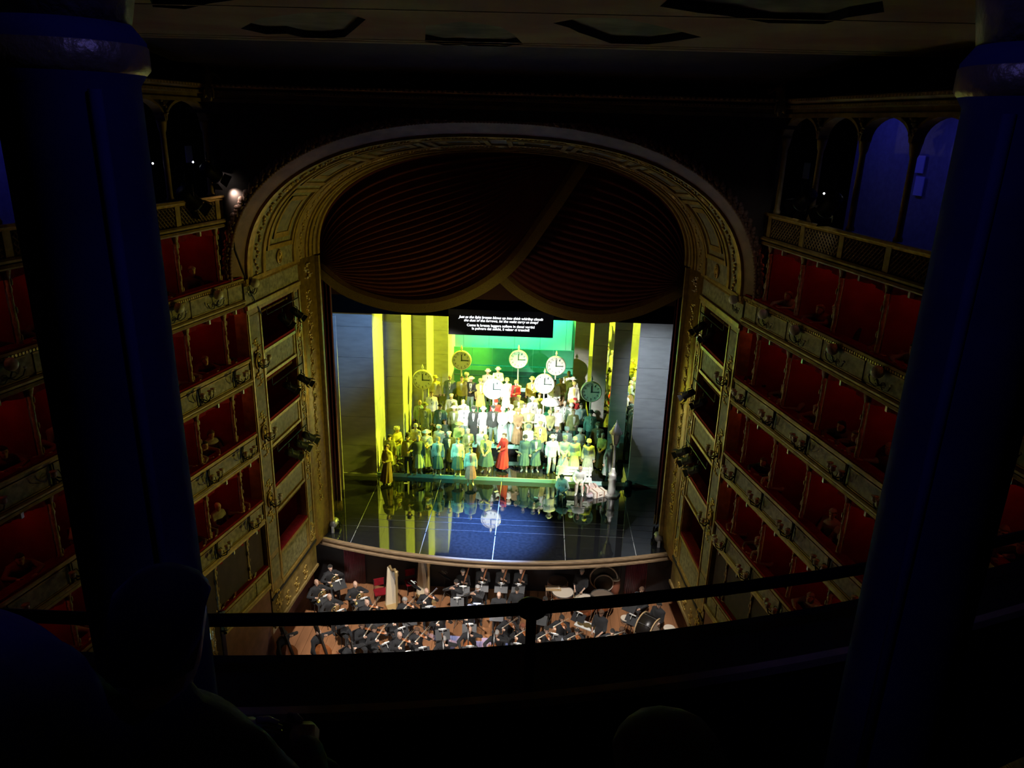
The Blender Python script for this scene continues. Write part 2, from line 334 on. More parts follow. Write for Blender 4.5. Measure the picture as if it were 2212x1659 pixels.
# ================================================================== arch
NEXP = 2.35
def sup(th, a, b):
    c, q = cos(th), sin(th); return (a*math.copysign(abs(c)**(2/NEXP), c), b*abs(q)**(2/NEXP))
_tab = []; _L = 0; _pv = None
for i in range(801):
    p = sup(pi*(1-i/800), 6.65, 3.88)
    if _pv: _L += hypot(p[0]-_pv[0], p[1]-_pv[1])
    _tab.append((_L, pi*(1-i/800))); _pv = p
def th_of(u):
    t = u*_L; lo, hi = 0, 800
    while hi-lo > 1:
        m = (lo+hi)//2
        if _tab[m][0] < t: lo = m
        else: hi = m
    a, b = _tab[lo], _tab[hi]; k = (t-a[0])/max(1e-9, b[0]-a[0]); return a[1]+(b[1]-a[1])*k
def arch(u, a, b, y, zs=10.36, off=0.0):
    x, z = sup(th_of(u), a-off, b-off); return Vector((x, y, zs+z))
def SOF(u, v, off=0.0):
    return arch(u, 6.65+(6.02-6.65)*v, 3.88+(3.42-3.88)*v, -4.2+4.5*v, 10.36, off)
def sof_patch(mb, u0, u1, v0, v1, off, nu=12, thick=.03):
    us = [u0+(u1-u0)*i/nu for i in range(nu+1)]
    mb.loft([[SOF(u, v0, off), SOF(u, v1, off), SOF(u, v1, off-thick), SOF(u, v0, off-thick)] for u in us])
AR = empty('proscenium_arch_wall', (0, 0, 0), label='broad gilded coffered arch over the stage opening', kind='structure')
b = MB(); b.loft([[SOF(i/80, j/8) for j in range(9)] for i in range(81)], False, False); b.obj('arch_soffit', PANELG, AR, True)
for v0, v1, off, m in ((0, .035, .07, GOLD), (.05, .075, .04, GOLD), (.20, .235, .05, GOLD), (.62, .655, .05, GOLD), (.80, .83, .06, GOLD), (.84, .88, .09, GOLD), (.92, .96, .06, GOLDD), (.965, 1.0, .12, GOLD)):
    b = MB(); sof_patch(b, 0, 1, v0, v1, off, 80, .1); b.obj('arch_moulding', m, AR)
b = MB(); sof_patch(b, 0, 1, .66, .80, .02, 80, .03); b.obj('arch_band', GOLDD, AR)
cf = [(.035, .155), (.165, .265), (.275, .375), (.385, .485), (.515, .615), (.625, .725), (.735, .835), (.845, .965)]
for u0, u1 in cf:
    for (a0, a1, c0, c1) in ((u0, u0+.008, .25, .60), (u1-.008, u1, .25, .60), (u0, u1, .25, .272), (u0, u1, .578, .60)):
        b = MB(); sof_patch(b, a0, a1, c0, c1, .06, 6, .07); b.obj('coffer_frame', GOLD, AR)
    e = .018
    for (a0, a1, c0, c1) in ((u0+e, u0+e+.010, .32, .53), (u1-e-.010, u1-e, .32, .53), (u0+e, u1-e, .32, .345), (u0+e, u1-e, .505, .53)):
        b = MB(); sof_patch(b, a0, a1, c0, c1, .04, 6, .05); b.obj('coffer_frame', GOLD, AR)
    b = MB(); sof_patch(b, u0+e+.010, u1-e-.010, .345, .505, .015, 8, .02); b.obj('coffer_panel', PANEL, AR)
for u in (.018, .982, .16, .27, .38, .5, .62, .73, .84):
    for v in ((.425,) if u in (.018, .982) else (.13, .73)):
        b = MB(); medallion(b, .19, .06); o = b.obj('arch_medallion', GOLD, AR, True)
        p = SOF(u, v); tu = (SOF(min(1, u+.01), v)-SOF(max(0, u-.01), v)).normalized(); tv = (SOF(u, v+.02)-SOF(u, v-.02)).normalized(); nn = tu.cross(tv).normalized()
        if nn.dot(Vector((0, p.y, 10.5))-p) < 0: nn = -nn
        X = tv; Y = -nn; Z = X.cross(Y)
        o.matrix_local = Matrix(((X.x, Y.x, Z.x, p.x), (X.y, Y.y, Z.y, p.y), (X.z, Y.z, Z.z, p.z), (0, 0, 0, 1)))
rnd = random.Random(3)
for v, nb, r0 in ((.13, 150, .055), (.73, 150, .05), (.94, 170, .045)):
    b = MB()
    for k in range(nb):
        u = (k+.5)/nb; p = SOF(u, v+.018*sin(k*1.7), .02); b.ball(p, (r0*(.6+.6*rnd.random()), r0, r0*(.6+.6*rnd.random())), 6, 4)
    o = b.obj('arch_carving', GOLD, AR, True); o['kind'] = 'stuff'
# pink concave band and leafy outer edge
b = MB(); b.loft([[arch(i/80, 6.65+.02*j+.004*j*j, 3.88+.05*j, -4.2-.1*j) for j in range(7)] for i in range(81)], False, False); b.obj('arch_cove', PINK, AR, True)
b = MB()
for k in range(210):
    u = (k+.5)/210; p = arch(u, 6.80, 4.20, -4.82); b.ball(p, (.07, .06, .07), 6, 4)
o = b.obj('egg_moulding', PINK, AR, True); o['kind'] = 'stuff'
b = MB()
for k in range(240):
    u = (k+.5)/240; p = arch(u, 6.9+.03*sin(k*2.1), 4.30+.04*sin(k*2.1), -4.86); b.ball(p, (.06+.03*rnd.random(), .05, .06+.04*rnd.random()), 6, 4)
o = b.obj('leaf_edge', PINK, AR, True); o['kind'] = 'stuff'
# spandrel wall and frieze above the arch
b = MB(); n = 60
b.loft([[arch(i/n, 6.86, 4.24, -4.85), Vector((arch(i/n, 6.86, 4.24, -4.85).x*1.03, -4.9, 15.0))] for i in range(n+1)], False, False)
b.obj('spandrel_wall', DARKW, label='dark painted wall between the arch and the cornice', kind='structure')
# ================================================================== house walls: balcony tiers
def wx(y):
    d = -4.3-y
    return 6.7+.21*d if d < 8 else 6.7+.21*8+.21*(d-8)-.016*(d-8)**2
def wpath(s, y0, y1, n, off=0.0): return [((s*(wx(y0+(y1-y0)*i/n)+off), y0+(y1-y0)*i/n, 0), (s, 0, 0)) for i in range(n+1)]
YB = [-4.36, -5.1, -6.6, -8.1, -9.6, -11.1, -12.6, -14.1, -15.6]
TN = ['lowest tier', 'second tier', 'third tier', 'fourth tier', 'top box tier', 'gallery']
col_me = None
def colonnette():
    b = MB(); b.lathe([(.055, 0), (.06, .03), (.045, .06), (.042, .35), (.055, .42), (.042, .5), (.038, .95), (.055, 1.02), (.04, 1.08), (.05, 1.25), (.085, 1.38), (.09, 1.44)], n=8)
    for k in range(5): b.ball((.03*(-1)**k, -.045, .12+.26*k), (.028, .02, .07), 6, 4)
    return b.mesh('colonnette', CREAM, True)
COLM = colonnette()
def lattice_panel(w, h):
    b = MB(); st = .12; k = -int(h/st)-1
    while k*st < w:
        for sg in (1, -1):
            pts = []
            x0 = k*st
            a, c = (x0, 0), (x0+h, h)
            if sg < 0: a, c = (x0+h, 0), (x0, h)
            (xa, za), (xc, zc) = a, c
            def clip(xa, za, xc, zc):
                if xa > xc: xa, za, xc, zc = xc, zc, xa, za
                if xc <= 0 or xa >= w: return None
                sl = (zc-za)/(xc-xa)
                if xa < 0: za -= xa*sl; xa = 0
                if xc > w: zc -= (xc-w)*sl; xc = w
                return xa, za, xc, zc
            q = clip(xa, za, xc, zc)
            if q: b.tube([(q[0], 0, q[1]), (q[2], 0, q[3])], .014, 4)
        k += 1
    b.box(0, w, .012, .03, 0, h); b.f = b.f; return b.mesh('lattice_panel', [GOLDD], False)
LAT = lattice_panel(1.3, .42)
def wall_piece(y0, y1, prof, s, n=3, closed=True):
    b = MB(); b.strip(wpath(s, y0, y1, n), prof, closed); return b
for s, sd in ((-1, 'left'), (1, 'right')):
    hs = 'harp side' if s < 0 else 'timpani side'
    for t in range(6):
        zt = TZ[t]; YF = YB if t else YB[:3]
        W = empty('balcony_wall_'+sd, (0, 0, 0), label='%s balcony front with boxes behind it, %s' % (TN[t], hs), kind='structure')
        ye = YF[-1]; n = 24
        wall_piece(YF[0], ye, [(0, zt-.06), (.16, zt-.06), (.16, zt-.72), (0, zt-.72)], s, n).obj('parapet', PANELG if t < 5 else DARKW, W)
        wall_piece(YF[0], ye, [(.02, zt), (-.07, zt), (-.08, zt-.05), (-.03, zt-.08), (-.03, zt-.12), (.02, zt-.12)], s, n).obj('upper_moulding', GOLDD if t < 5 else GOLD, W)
        wall_piece(YF[0], ye, [(.02, zt-.58), (-.06, zt-.58), (-.09, zt-.62), (-.09, zt-.66), (-.02, zt-.68), (.02, zt-.68)], s, n).obj('lower_moulding', GOLDD, W)
        wall_piece(YF[0], ye, [(.04, zt-.70), (-.05, zt-.70), (-.07, zt-.75), (-.02, zt-.79), (.04, zt-.79)], s, n).obj('lower_moulding', GOLDD, W)
        if t < 5: wall_piece(YF[0], ye, [(-.04, zt+.0), (-.03, zt+.05), (.22, zt+.05), (.22, zt-.02), (-.02, zt-.02)], s, n).obj('armrest', VELVET, W)
        wall_piece(YF[0], ye, [(.1, zt-.79), (2.6, zt-.79), (2.6, zt-.70), (.1, zt-.70)], s, n).obj('box_floor', DARKW, W)
        if t == 4:
            b = MB()
            for k in range(150):
                y = YF[0]-k*.075; x = s*(wx(y)-.075); b.box(x-.01, x+.01, y-.025, y+.025, zt-.11, zt-.06)
            o = b.obj('dentil_row', GOLD, W); o['kind'] = 'stuff'
        zn = (TZ[t+1]-.79) if t < 5 else 15.0
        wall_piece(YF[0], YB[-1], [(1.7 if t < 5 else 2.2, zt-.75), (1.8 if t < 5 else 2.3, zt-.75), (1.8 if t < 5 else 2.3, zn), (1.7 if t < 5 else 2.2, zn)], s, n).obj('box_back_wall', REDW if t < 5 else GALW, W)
        for i in range(len(YF)-1):
            y0, y1 = YF[i], YF[i+1]
            if t < 5 and i >= 0:
                wall_piece(y0-.1, y1+.1, [(-.02, zt-.15), (.02, zt-.15), (.02, zt-.55), (-.02, zt-.55)], s, 2).obj('parapet_panel', PANELG, W)
                for dz in (.145, .55): wall_piece(y0-.08, y1+.08, [(-.035, zt-dz), (0, zt-dz), (0, zt-dz-.03), (-.035, zt-dz-.03)], s, 2).obj('panel_frame', GOLDD, W)
            else:
                L = abs(y1-y0); o = inst('lattice_panel', LAT, W, loc=(s*(wx(y0-.1)-.012), y0-.1, zt-.56), rot=(0, 0, atan2(-1, s*.21)), scale=((L-.2)/1.3, 1, 1))
                if s < 0: o.scale = (o.scale[0], -1, 1)
                wall_piece(y1+.08, y1-.08, [(-.035, zt-.1), (.02, zt-.1), (.02, zt-.6), (-.035, zt-.6)], s, 1).obj('parapet_pier', GOLDD, W)
        for i in range(1, len(YF)):
            y = YF[i]; x = wx(y)
            if t < 5:
                inst('colonnette', COLM, W, loc=(s*(x+.1), y, zt+.03), rot=(0, 0, (pi/2 if s < 0 else -pi/2)))
                MB().box(s*(x+.16), s*(x+1.75), y-.04-.0, y+.04, zt-.75, zn).obj('partition', REDW, W)
                b = MB(); yy = YF[i-1]; n2 = 18
                b.loft([[(s*(wx(yy+(y-yy)*k/n2)+.12+.02*sin(k*2.1)), yy+(y-yy)*k/n2, zn+.02) for k in range(n2+1)], [(s*(wx(yy+(y-yy)*k/n2)+.10+.03*sin(k*2.1)), yy+(y-yy)*k/n2, zn-.10-.04*abs(sin(k*.52))-.10*(abs(k/n2-.5)*2)**3) for k in range(n2+1)]], False, False)
                b.obj('pelmet', VELVET, W, True)
                ym = (yy+y)/2; xm = wx(ym); MB().box(s*(xm-.02), s*(xm+.06), ym-.04, ym+.04, zn-.11, zn-.0).obj('box_lamp', GLASS, W)
            else:
                b = MB(); b.lathe([(.085, 0), (.09, .05), (.065, .1), (.062, 1.5), (.085, 1.56), (.11, 1.72), (.12, 1.76)], n=10); b.obj('gallery_column', GOLDD, W, True, loc=(s*(x+.1), y, zt+.0))
        if t == 5:
            for i in range(len(YF)-1):
                y0, y1 = YF[i], YF[i+1]; nn = 16; b = MB(); sp = 14.37; r = abs(y1-y0)/2; ym = (y0+y1)/2
                b.loft([[(s*(wx(ym+r*cos(pi*k/nn))+o), ym+(r-d)*cos(pi*k/nn), sp+(min(r, .5)-d)*sin(pi*k/nn)) for o, d in ((-.02, .0), (-.02, .06), (.2, .06), (.2, 0))] for k in range(nn+1)]); b.obj('gallery_arch', GOLDD, W)
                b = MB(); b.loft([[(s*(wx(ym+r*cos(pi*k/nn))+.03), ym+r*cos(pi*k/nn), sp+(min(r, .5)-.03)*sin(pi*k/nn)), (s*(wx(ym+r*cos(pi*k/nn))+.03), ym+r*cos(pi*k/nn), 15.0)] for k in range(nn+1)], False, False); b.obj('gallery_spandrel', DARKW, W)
                for yy in (y0, y1): b = MB(); foliage(b, .35, .3, i, .04); o = b.obj('spandrel_carving', GOLDD, W, True); o['kind'] = 'stuff'; o.matrix_local = Matrix.Translation((s*wx(yy), yy, 14.5)) @ Matrix.Rotation(s*-pi/2, 4, 'Z')
    # end return of the lowest tier, wall below, door
    LW = empty('wall_'+sd, (0, 0, 0), label='lower house wall with carved door frame below the boxes, '+hs, kind='structure')
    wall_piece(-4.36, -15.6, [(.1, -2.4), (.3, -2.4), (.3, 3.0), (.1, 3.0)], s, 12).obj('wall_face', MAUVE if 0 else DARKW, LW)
    wall_piece(-4.36, -6.6, [(-.01, -2.4), (.12, -2.4), (.12, .72), (-.01, .72)], s, 3).obj('dado', MAUVE, LW)
    wall_piece(-4.36, -6.6, [(-.06, .72), (.12, .72), (.12, .84), (-.04, .84)], s, 3).obj('dado_moulding', GOLD, LW)
    DR = empty('door_1' if s < 0 else 'door_2', (0, 0, 0), label='dark red curtained doorway with carved gilt frame, '+hs, kind='structure')
    yc = -7.6; x = wx(yc)
    for yy in (yc-.6, yc+.6):
        MB().box(s*(x-.06), s*(x+.12), yy-.11, yy+.11, -2.0, 1.35).obj('door_frame', GOLD, DR)
        b = MB(); foliage(b, 3.1, .2, 12, .03, .1); o = b.obj('door_carving', CREAM, DR, True); o['kind'] = 'stuff'; o.matrix_local = Matrix.Translation((s*(x-.06), yy, -1.9)) @ Matrix.Rotation(s*-pi/2, 4, 'Z')
    MB().box(s*(x-.06), s*(x+.12), yc-.71, yc+.71, 1.3, 1.56).obj('door_frame', GOLD, DR)
    b = MB(); b.loft([[(s*(x+.05+.02*sin(k*1.3)), yc-.5+k*.04, z) for k in range(26)] for z in (-2, 1.3)], False, False); b.obj('door_curtain', VELVET, DR, True)
es = MB(); es.box(-7.34, -7.28, -7.95, -7.25, 1.02, 1.22); es.obj('exit_sign', mat('lit_cyan', (.5, .9, 1), emit=(.55, .9, 1), estr=1.6), label='small glowing pale cyan exit sign over the carved doorway', cat='sign')
# cornice, cove and ceiling
CO = empty('cornice', (0, 0, 0), label='gilded bead cornice running round the hall under the ceiling', kind='structure')
cpf = [(0, 14.80), (-.06, 14.80), (-.06, 14.88), (-.02, 14.90), (-.02, 14.98), (-.14, 15.0), (-.14, 15.06), (-.08, 15.08), (-.2, 15.14), (-.2, 15.2), (.05, 15.24)]
MB().loft([[(x, -5.3+a, z) for a, z in cpf] for x in (-7.0, 7.0)], False, False).obj('cornice_moulding', GOLDD, CO)
b = MB()
for k in range(110): b.ball((-6.9+13.8*k/109, -5.5, 15.17), (.045, .03, .035), 6, 4)
for k in range(170): b.ball((-6.9+13.8*k/169, -5.43, 15.03), (.025, .025, .022), 5, 3)
o = b.obj('bead_row', BEAD, CO, True); o['kind'] = 'stuff'
MB().box(-7.2, 7.2, -5.3, -4.8, 14.55, 15.25).obj('frieze', DARKW, CO)
for s in (-1, 1):
    b = MB(); b.strip(wpath(s, -5.3, -15.6, 24, .0), [(a*1.2, z) for a, z in cpf]); b.obj('cornice_moulding', GOLDD, CO)
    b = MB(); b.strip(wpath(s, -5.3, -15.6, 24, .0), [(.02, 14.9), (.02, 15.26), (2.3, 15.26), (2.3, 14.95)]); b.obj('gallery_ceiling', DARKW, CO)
    b = MB()
    for k in range(96):
        y = -5.5-k*.1; b.ball((s*(wx(y)-.22), y, 15.17), (.03, .042, .035), 6, 4); b.ball((s*(wx(y)-.15), y, 15.03), (.025, .03, .022), 5, 3)
    o = b.obj('bead_row', BEAD, CO, True); o['kind'] = 'stuff'
CZ = 15.95
MB().loft([[(x, -5.3-2.4*(1-cos(k*pi/16)), 15.24+(CZ-15.24)*sin(k*pi/16)) for k in range(9)] for x in (-9.4, 9.4)], False, False).obj('ceiling_cove', DARKW, CO, True)
petals = [[(520, 62), (575, 74), (620, 73), (660, 82), (700, 84), (745, 80), (765, 64), (790, 42), (740, 25), (650, 28), (560, 40)],
          [(918, 90), (960, 98), (1000, 97), (1040, 103), (1080, 103), (1130, 95), (1110, 75), (1082, 58), (1000, 46), (920, 56)],
          [(1195, 50), (1230, 60), (1250, 70), (1295, 85), (1320, 94), (1400, 96), (1450, 90), (1515, 80), (1440, 60), (1350, 40), (1260, 38)],
          [(1425, 14), (1510, 28), (1570, 34), (1660, 50), (1780, 52), (1830, 38), (1910, 26), (1900, -40), (1700, -70), (1500, -50)],
          [(330, 15), (400, 20), (450, 8), (507, 0), (500, -60), (300, -60)]]
from mathutils.geometry import delaunay_2d_cdt
loops = [[at(x, y, 2, CZ) for x, y in P] for P in petals]
cv = [Vector((-9.4, -7.7)), Vector((9.4, -7.7)), Vector((9.4, -25.5)), Vector((-9.4, -25.5))]; ce = [(0, 1), (1, 2), (2, 3), (3, 0)]
for w in loops:
    n0 = len(cv); cv += [Vector((p.x, p.y)) for p in w]; ce += [(n0+k, n0+(k+1) % len(w)) for k in range(len(w))]
def inside(p, w):
    c = False; n = len(w); j = n-1
    for i in range(n):
        if (w[i].y > p.y) != (w[j].y > p.y) and p.x < (w[j].x-w[i].x)*(p.y-w[i].y)/(w[j].y-w[i].y)+w[i].x: c = not c
        j = i
    return c
ov, oe, of, _a, _b, _c = delaunay_2d_cdt(cv, ce, [], 1, 1e-4)
of = [f for f in of if not any(inside(sum((ov[k] for k in f), Vector((0, 0)))/len(f), w) for w in loops)]
me = bpy.data.meshes.new('ceiling'); me.from_pydata([(p.x, p.y, CZ) for p in ov], [], [tuple(f) for f in of]); me.materials.append(CEIL)
CE = inst('ceiling', me, label='dim painted ceiling with recessed petal panels', kind='structure')
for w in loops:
    MB().loft([[p for p in w], [p+Vector((0, 0, .13)) for p in w]], False, True).obj('petal_rim', BLACKP, CE)  # recess sides coloured black for the shade in the gap
    MB().add([p+Vector((0, 0, .13)) for p in w], [tuple(range(len(w)))]).obj('petal_panel', PETAL, CE)
for k, (r, zz) in enumerate(((9.4, .0),)):
    pass
for y in (-8.1, -8.5, -12.6):
    MB().box(-9, 9, y-.03, y+.03, CZ-.008, CZ).obj('ceiling_rib', CEIL, CE)
# camera-side gallery: parapet shelf, rail, columns are built with the seats below
# ================================================================== house curtain: two swags and side drapes
def interp(pts, k):
    # Catmull-Rom through 2D points at equal chord steps
    L = [0]
    for a, b in zip(pts, pts[1:]): L.append(L[-1]+hypot(b[0]-a[0], b[1]-a[1]))
    t = k*L[-1]; i = 0
    while i < len(pts)-2 and L[i+1] < t: i += 1
    u = (t-L[i])/(L[i+1]-L[i]); p0 = pts[max(i-1, 0)]; p1 = pts[i]; p2 = pts[i+1]; p3 = pts[min(i+2, len(pts)-1)]
    return tuple(.5*((2*p1[c])+(-p0[c]+p2[c])*u+(2*p0[c]-5*p1[c]+4*p2[c]-p3[c])*u*u+(-p0[c]+3*p1[c]-3*p2[c]+p3[c])*u**3) for c in (0, 1))
def swag(name, top, bot, y, folds, label):
    root = empty(name, (0, 0, 0), label=label, cat='curtain', group='swagged halves of the house curtain')
    NS, NT = 50, folds*5; b = MB(); rings = []
    for i in range(NS+1):
        k = i/NS; a = interp(top, k); c = interp(bot, k); r = []
        for j in range(NT+1):
            t = j/NT; tt = t**.8
            ph = t*folds*2*pi+1.1*sin(3*k)
            dy = -.036*(1+.6*sin(5*t+2*k))*sin(ph)*(.3+.7*sin(pi*k))-.35*sin(pi*k)*sin(pi*t*.5)
            r.append((a[0]+(c[0]-a[0])*tt, y+dy, a[1]+(c[1]-a[1])*tt))
        rings.append(r)
    b.loft(rings, False, False); o = b.obj('curtain_cloth', DRAPE, root, True); o.modifiers.new('t', 'SOLIDIFY').thickness = .02
    for w, m, nm, dz in ((.30, FRINGE, 'fringe_band', .0), (.14, cloth((.20, .10, .05)), 'braid_band', -.14)):
        b = MB(); rg = []
        for i in range(NS+1):
            k = i/NS; c = interp(bot, k); c2 = interp(bot, min(1, k+.01)); c1 = interp(bot, max(0, k-.01)); d = (c2[0]-c1[0], c2[1]-c1[1]); L = hypot(*d) or 1
            nx, nz = d[1]/L, -d[0]/L; yy = y-.38*sin(pi*k)-.03
            if nz > 0 and name: nx, nz = -nx, -nz
            rg.append([(c[0]+nx*dz, yy, c[1]+nz*dz), (c[0]+nx*(dz+w), yy-.01, c[1]+nz*(dz+w)), (c[0]+nx*(dz+w), yy+.03, c[1]+nz*(dz+w)), (c[0]+nx*dz, yy+.03, c[1]+nz*dz)])
        b.loft(rg); b.obj(nm, m, root)
    return root
arcb = [arch(i/40, 6.1, 3.55, 0, 10.2) for i in range(41)]
topL = [(p.x, p.z) for p in arcb if p.x < 2.5]; topL = [(-6.15, 9.9)]+topL+[(2.45, 13.55)]
topR = [(-.4, 13.75)]+[(p.x, p.z) for p in arcb if p.x > -.3]+[(6.15, 9.6)]
swag('swag_curtain', topR, [(-.1, 9.9), (.03, 9.75), (.75, 9.2), (1.87, 8.72), (3.29, 8.53), (4.68, 8.82), (6.15, 9.55)], 1.15, 20, 'shadowed dark red swag curtain with gold fringe, hung behind the other swag')
swag('swag_curtain', topL, [(-6.1, 9.85), (-5.04, 9.1), (-3.31, 8.72), (-1.58, 8.98), (.11, 10.05), (1.42, 11.85), (2.45, 13.5)], .85, 22, 'dark red swag curtain with gold fringe overlapping in front')
MB().box(-7, 7, 2.1, 2.15, 8.6, 14.5).obj('border_cloth', cloth((.045, .006, .008)), label='dark maroon cloth hanging behind the swag curtains', cat='cloth')
for s in (-1, 1):
    sd = 'beside the blue-lit panel with no lamp shadow' if s < 0 else 'beside the panel next to the street lamp'
    r = empty('side_curtain', (s*6.55, 1.9, 0), label='tall pleated dark red curtain '+sd, cat='curtain', group='side curtains')
    b = MB(); n = 44
    b.loft([[(-.5+1.0*i/n, .07*sin(i*1.15), z) for i in range(n+1)] for z in (.45, 3, 6, 9.6)], False, False); o = b.obj('curtain_cloth', DRAPE, r, True); o.modifiers.new('t', 'SOLIDIFY').thickness = .015
    b = MB()
    for i in range(26): b.tube([(-.5+i*.04, .07*sin(i*2), .5), (-.5+i*.04, .07*sin(i*2)-.02, .3), (-.5+i*.04, .07*sin(i*2), .08)], [.015, .03, .022], 5)
    o = b.obj('tassel_fringe', FRINGE, r, True); o['kind'] = 'stuff'
    MB().box(s*5.95, s*6.9, 1.4, 1.6, 9.0, 9.3)
    # footlight unit on the stage corner
    f = empty('corner_lantern', (s*6.0, .55, 0), label='low grey moving lantern on the stage corner '+('by harps' if s < 0 else 'by timpani'), cat='lantern', group='corner lanterns')
    b = MB(); b.box(-.22, .22, -.16, .16, 0, .12); b.obj('base', BLACKM, f)
    b = MB(); b.tube([(-.2, 0, .12), (-.2, 0, .34), (.2, 0, .34), (.2, 0, .12)], .03, 6); b.obj('yoke', BLACKM, f)
    b = MB(); b.lathe([(.02, -.2), (.13, -.18), (.15, -.05), (.15, .12), (.13, .2), (.02, .21)], (0, -.02, .3), 12, 'y'); b.obj('head', mat('grey_metal', (.30, .31, .34), .4, .5), f, True)
    b = MB(); b.box(-.045, .045, -.26, -.2, .0, .24); b.obj('tail', GREYW, f)
# ================================================================== scenery
MB().box(-8, 8, 4.75, 4.85, 7.28, 11).obj('black_border', BLACKC, label='black masking cloth hanging above the scenery', cat='cloth')
for s in (-1, 1):
    MB().box(s*7.0, s*8.5, 2.6, 2.7, 0, 9).obj('wing_masking_cloth', BLACKC, label='black masking cloth in the wing %s' % ('on the harp side' if s < 0 else 'behind the street lamp'), cat='cloth')
    MB().box(s*8.6, s*8.8, 2.7, 17, 0, 9).obj('wing_wall_'+('left' if s < 0 else 'right'), BLACKC, label='black side wall of the stage wing', kind='structure')
SX = [5.37, 4.62, 3.93, 3.19]; SY = [5.15, 7.5, 10.1, 12.5, 15.7]
def courses(root, x0, x1, y0, y1, m, z0=.0, z1=8.2, h=1.05, off=0.0):
    z = z0
    k = 0
    while z < z1-.01:
        zz = min(z1, z+h+(-off if k == 0 else 0)); MB().box(x0, x1, y0, y1, z+.006, zz-.006).obj('set_block', m, root); z = zz; k += 1
nth = ['nearest the curtain', 'one step back', 'two steps back', 'farthest back']
for s in (-1, 1):
    side = 'yellow-lit side' if s < 0 else 'mirror side'
    r = empty('scenery_wall', (0, 0, 0), label='wide grey concrete-look flat at the front, '+side, cat='scenery wall', group='grey front flats')
    courses(r, s*5.37, s*7.6, 5.15, 5.27, SETG, .12, 8.2, 1.3)
    MB().box(s*5.37, s*7.6, 5.10, 5.15, .0, .12).obj('set_skirting', SETG, r)
    for i in range(3):
        r = empty('scenery_pillar', (0, 0, 0), label='tall stone-look pillar face, %s, %s' % (nth[i+1], side), cat='scenery pillar', group='pillar faces of the set')
        courses(r, s*SX[i], s*SX[i+1], SY[i+1], SY[i+1]+.1, SETG, .0, 8.2, 1.25, .2*i)
    for i in range(4):
        if s < 0:
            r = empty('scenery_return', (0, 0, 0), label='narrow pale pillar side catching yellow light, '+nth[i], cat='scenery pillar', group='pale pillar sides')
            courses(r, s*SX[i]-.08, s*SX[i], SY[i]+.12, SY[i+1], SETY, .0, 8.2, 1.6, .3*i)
        else:
            W_ = .52; MB().add([(SX[i]+a+o, SY[i+1]-.02-a+o, z) for z in (0, 8.2) for a, o in ((0, 0), (W_, 0), (W_, .04), (0, .04))], [(0, 1, 2, 3), (4, 5, 6, 7), (0, 1, 5, 4), (1, 2, 6, 5), (2, 3, 7, 6), (3, 0, 4, 7)]).obj('mirror_panel', MIRROR, label='tall mirror set into the pillar side, '+nth[i], cat='mirror', group='mirrors between the pillars')
MB().box(-6.66, -6.46, 3.75, 3.82, 0, 7.4).obj('narrow_flat', SETG, label='narrow pale flat standing beside the red side curtain', cat='scenery flat')
cy = empty('cyclorama', (0, 0, 0), label='bright green lit backcloth of broad panels', cat='backcloth')
for i in range(6): MB().box(-4.2+i*1.42, -4.2+(i+1)*1.42-.012, 16.3, 16.34, 0, 5.2).obj('backcloth_panel', CYC, cy)
MB().box(-9, 9, 16.6, 16.7, 0, 10).obj('stage_wall_back', BLACKC, label='black rear wall of the stage above the backcloth', kind='structure')
gw = empty('green_set_wall', (0, 0, 0), label='dark green horizontal panelled wall behind the chorus', cat='scenery wall')
for z0, z1 in ((1.2, 1.95), (2.02, 2.98)):
    for i in range(6): MB().box(-3.3+i*1.1+.006, -3.3+(i+1)*1.1-.006, 15.2, 15.3, z0, z1).obj('wall_panel', SETGR, gw)
# stepped platforms
LV = [(.18, 5.15, 7.5), (.70, 7.5, 10.1), (1.20, 10.1, 12.5), (1.70, 12.5, 15.2)]
HX = [5.36, 4.61, 3.92, 3.18]
NOSE = mat('green_nosing', (.30, .62, .50), .55)
for i, (z, y0, y1) in enumerate(LV):
    r = empty('stage_platform', (0, 0, 0), label='glossy black stepped platform, %s step with pale green edge' % ['lowest', 'second', 'third', 'highest'][i], cat='platform', group='stepped platforms')
    zb = 0 if i == 0 else LV[i-1][0]-.02
    if i == 0: xs_ = [(-5.36, -1.65), (-1.64, .02), (.03, 2.2), (2.21, 5.36)]
    else: xs_ = [(-HX[i], HX[i])]
    for a, c in xs_:
        MB().box(a, c, y0+.03, y1-.002, zb, z-.002).obj('riser_block', STAGE, r)
        MB().box(a, c, y0+.0, y0+.03, (z-.20) if i else .01, z).obj('nosing', NOSE if i else mat('step_face', (.40, .66, .62), .5), r)
# ------------------------------------------------------------------ surtitle screen
st = empty('surtitle_screen', (-.15, 4.35, 7.17), label='black surtitle screen with four lines of white text above the stage', cat='screen')
MB().box(-2.04, 2.04, 0, .08, -.51, .51).obj('panel', SCREEN, st)
MB().box(-2.04, 2.04, -.01, .02, .30, .51).obj('header', mat('grey_screen', (.03, .03, .03), .6), st)
EMTX = mat('lit_text', (1, 1, 1), emit=(.93, .96, 1), estr=1.5)
def text(body, w, h, loc, m, parent, shear=0, off=.0, name='lettering'):
    cu = bpy.data.curves.new(name, 'FONT'); cu.body = body; cu.size = 1; cu.shear = shear; cu.offset = off; cu.align_x = 'CENTER'; cu.align_y = 'CENTER'; cu.extrude = .004
    o = bpy.data.objects.new(name, cu); COL.objects.link(o); bpy.context.view_layer.update(); d = o.dimensions.copy()
    me = bpy.data.meshes.new_from_object(o.evaluated_get(bpy.context.evaluated_depsgraph_get())); bpy.data.objects.remove(o); me.materials.clear(); me.materials.append(m)
    return inst(name, me, parent, loc=loc, rot=(pi/2, 0, 0), scale=(w/d.x, h/d.y if h else w/d.x, 1))
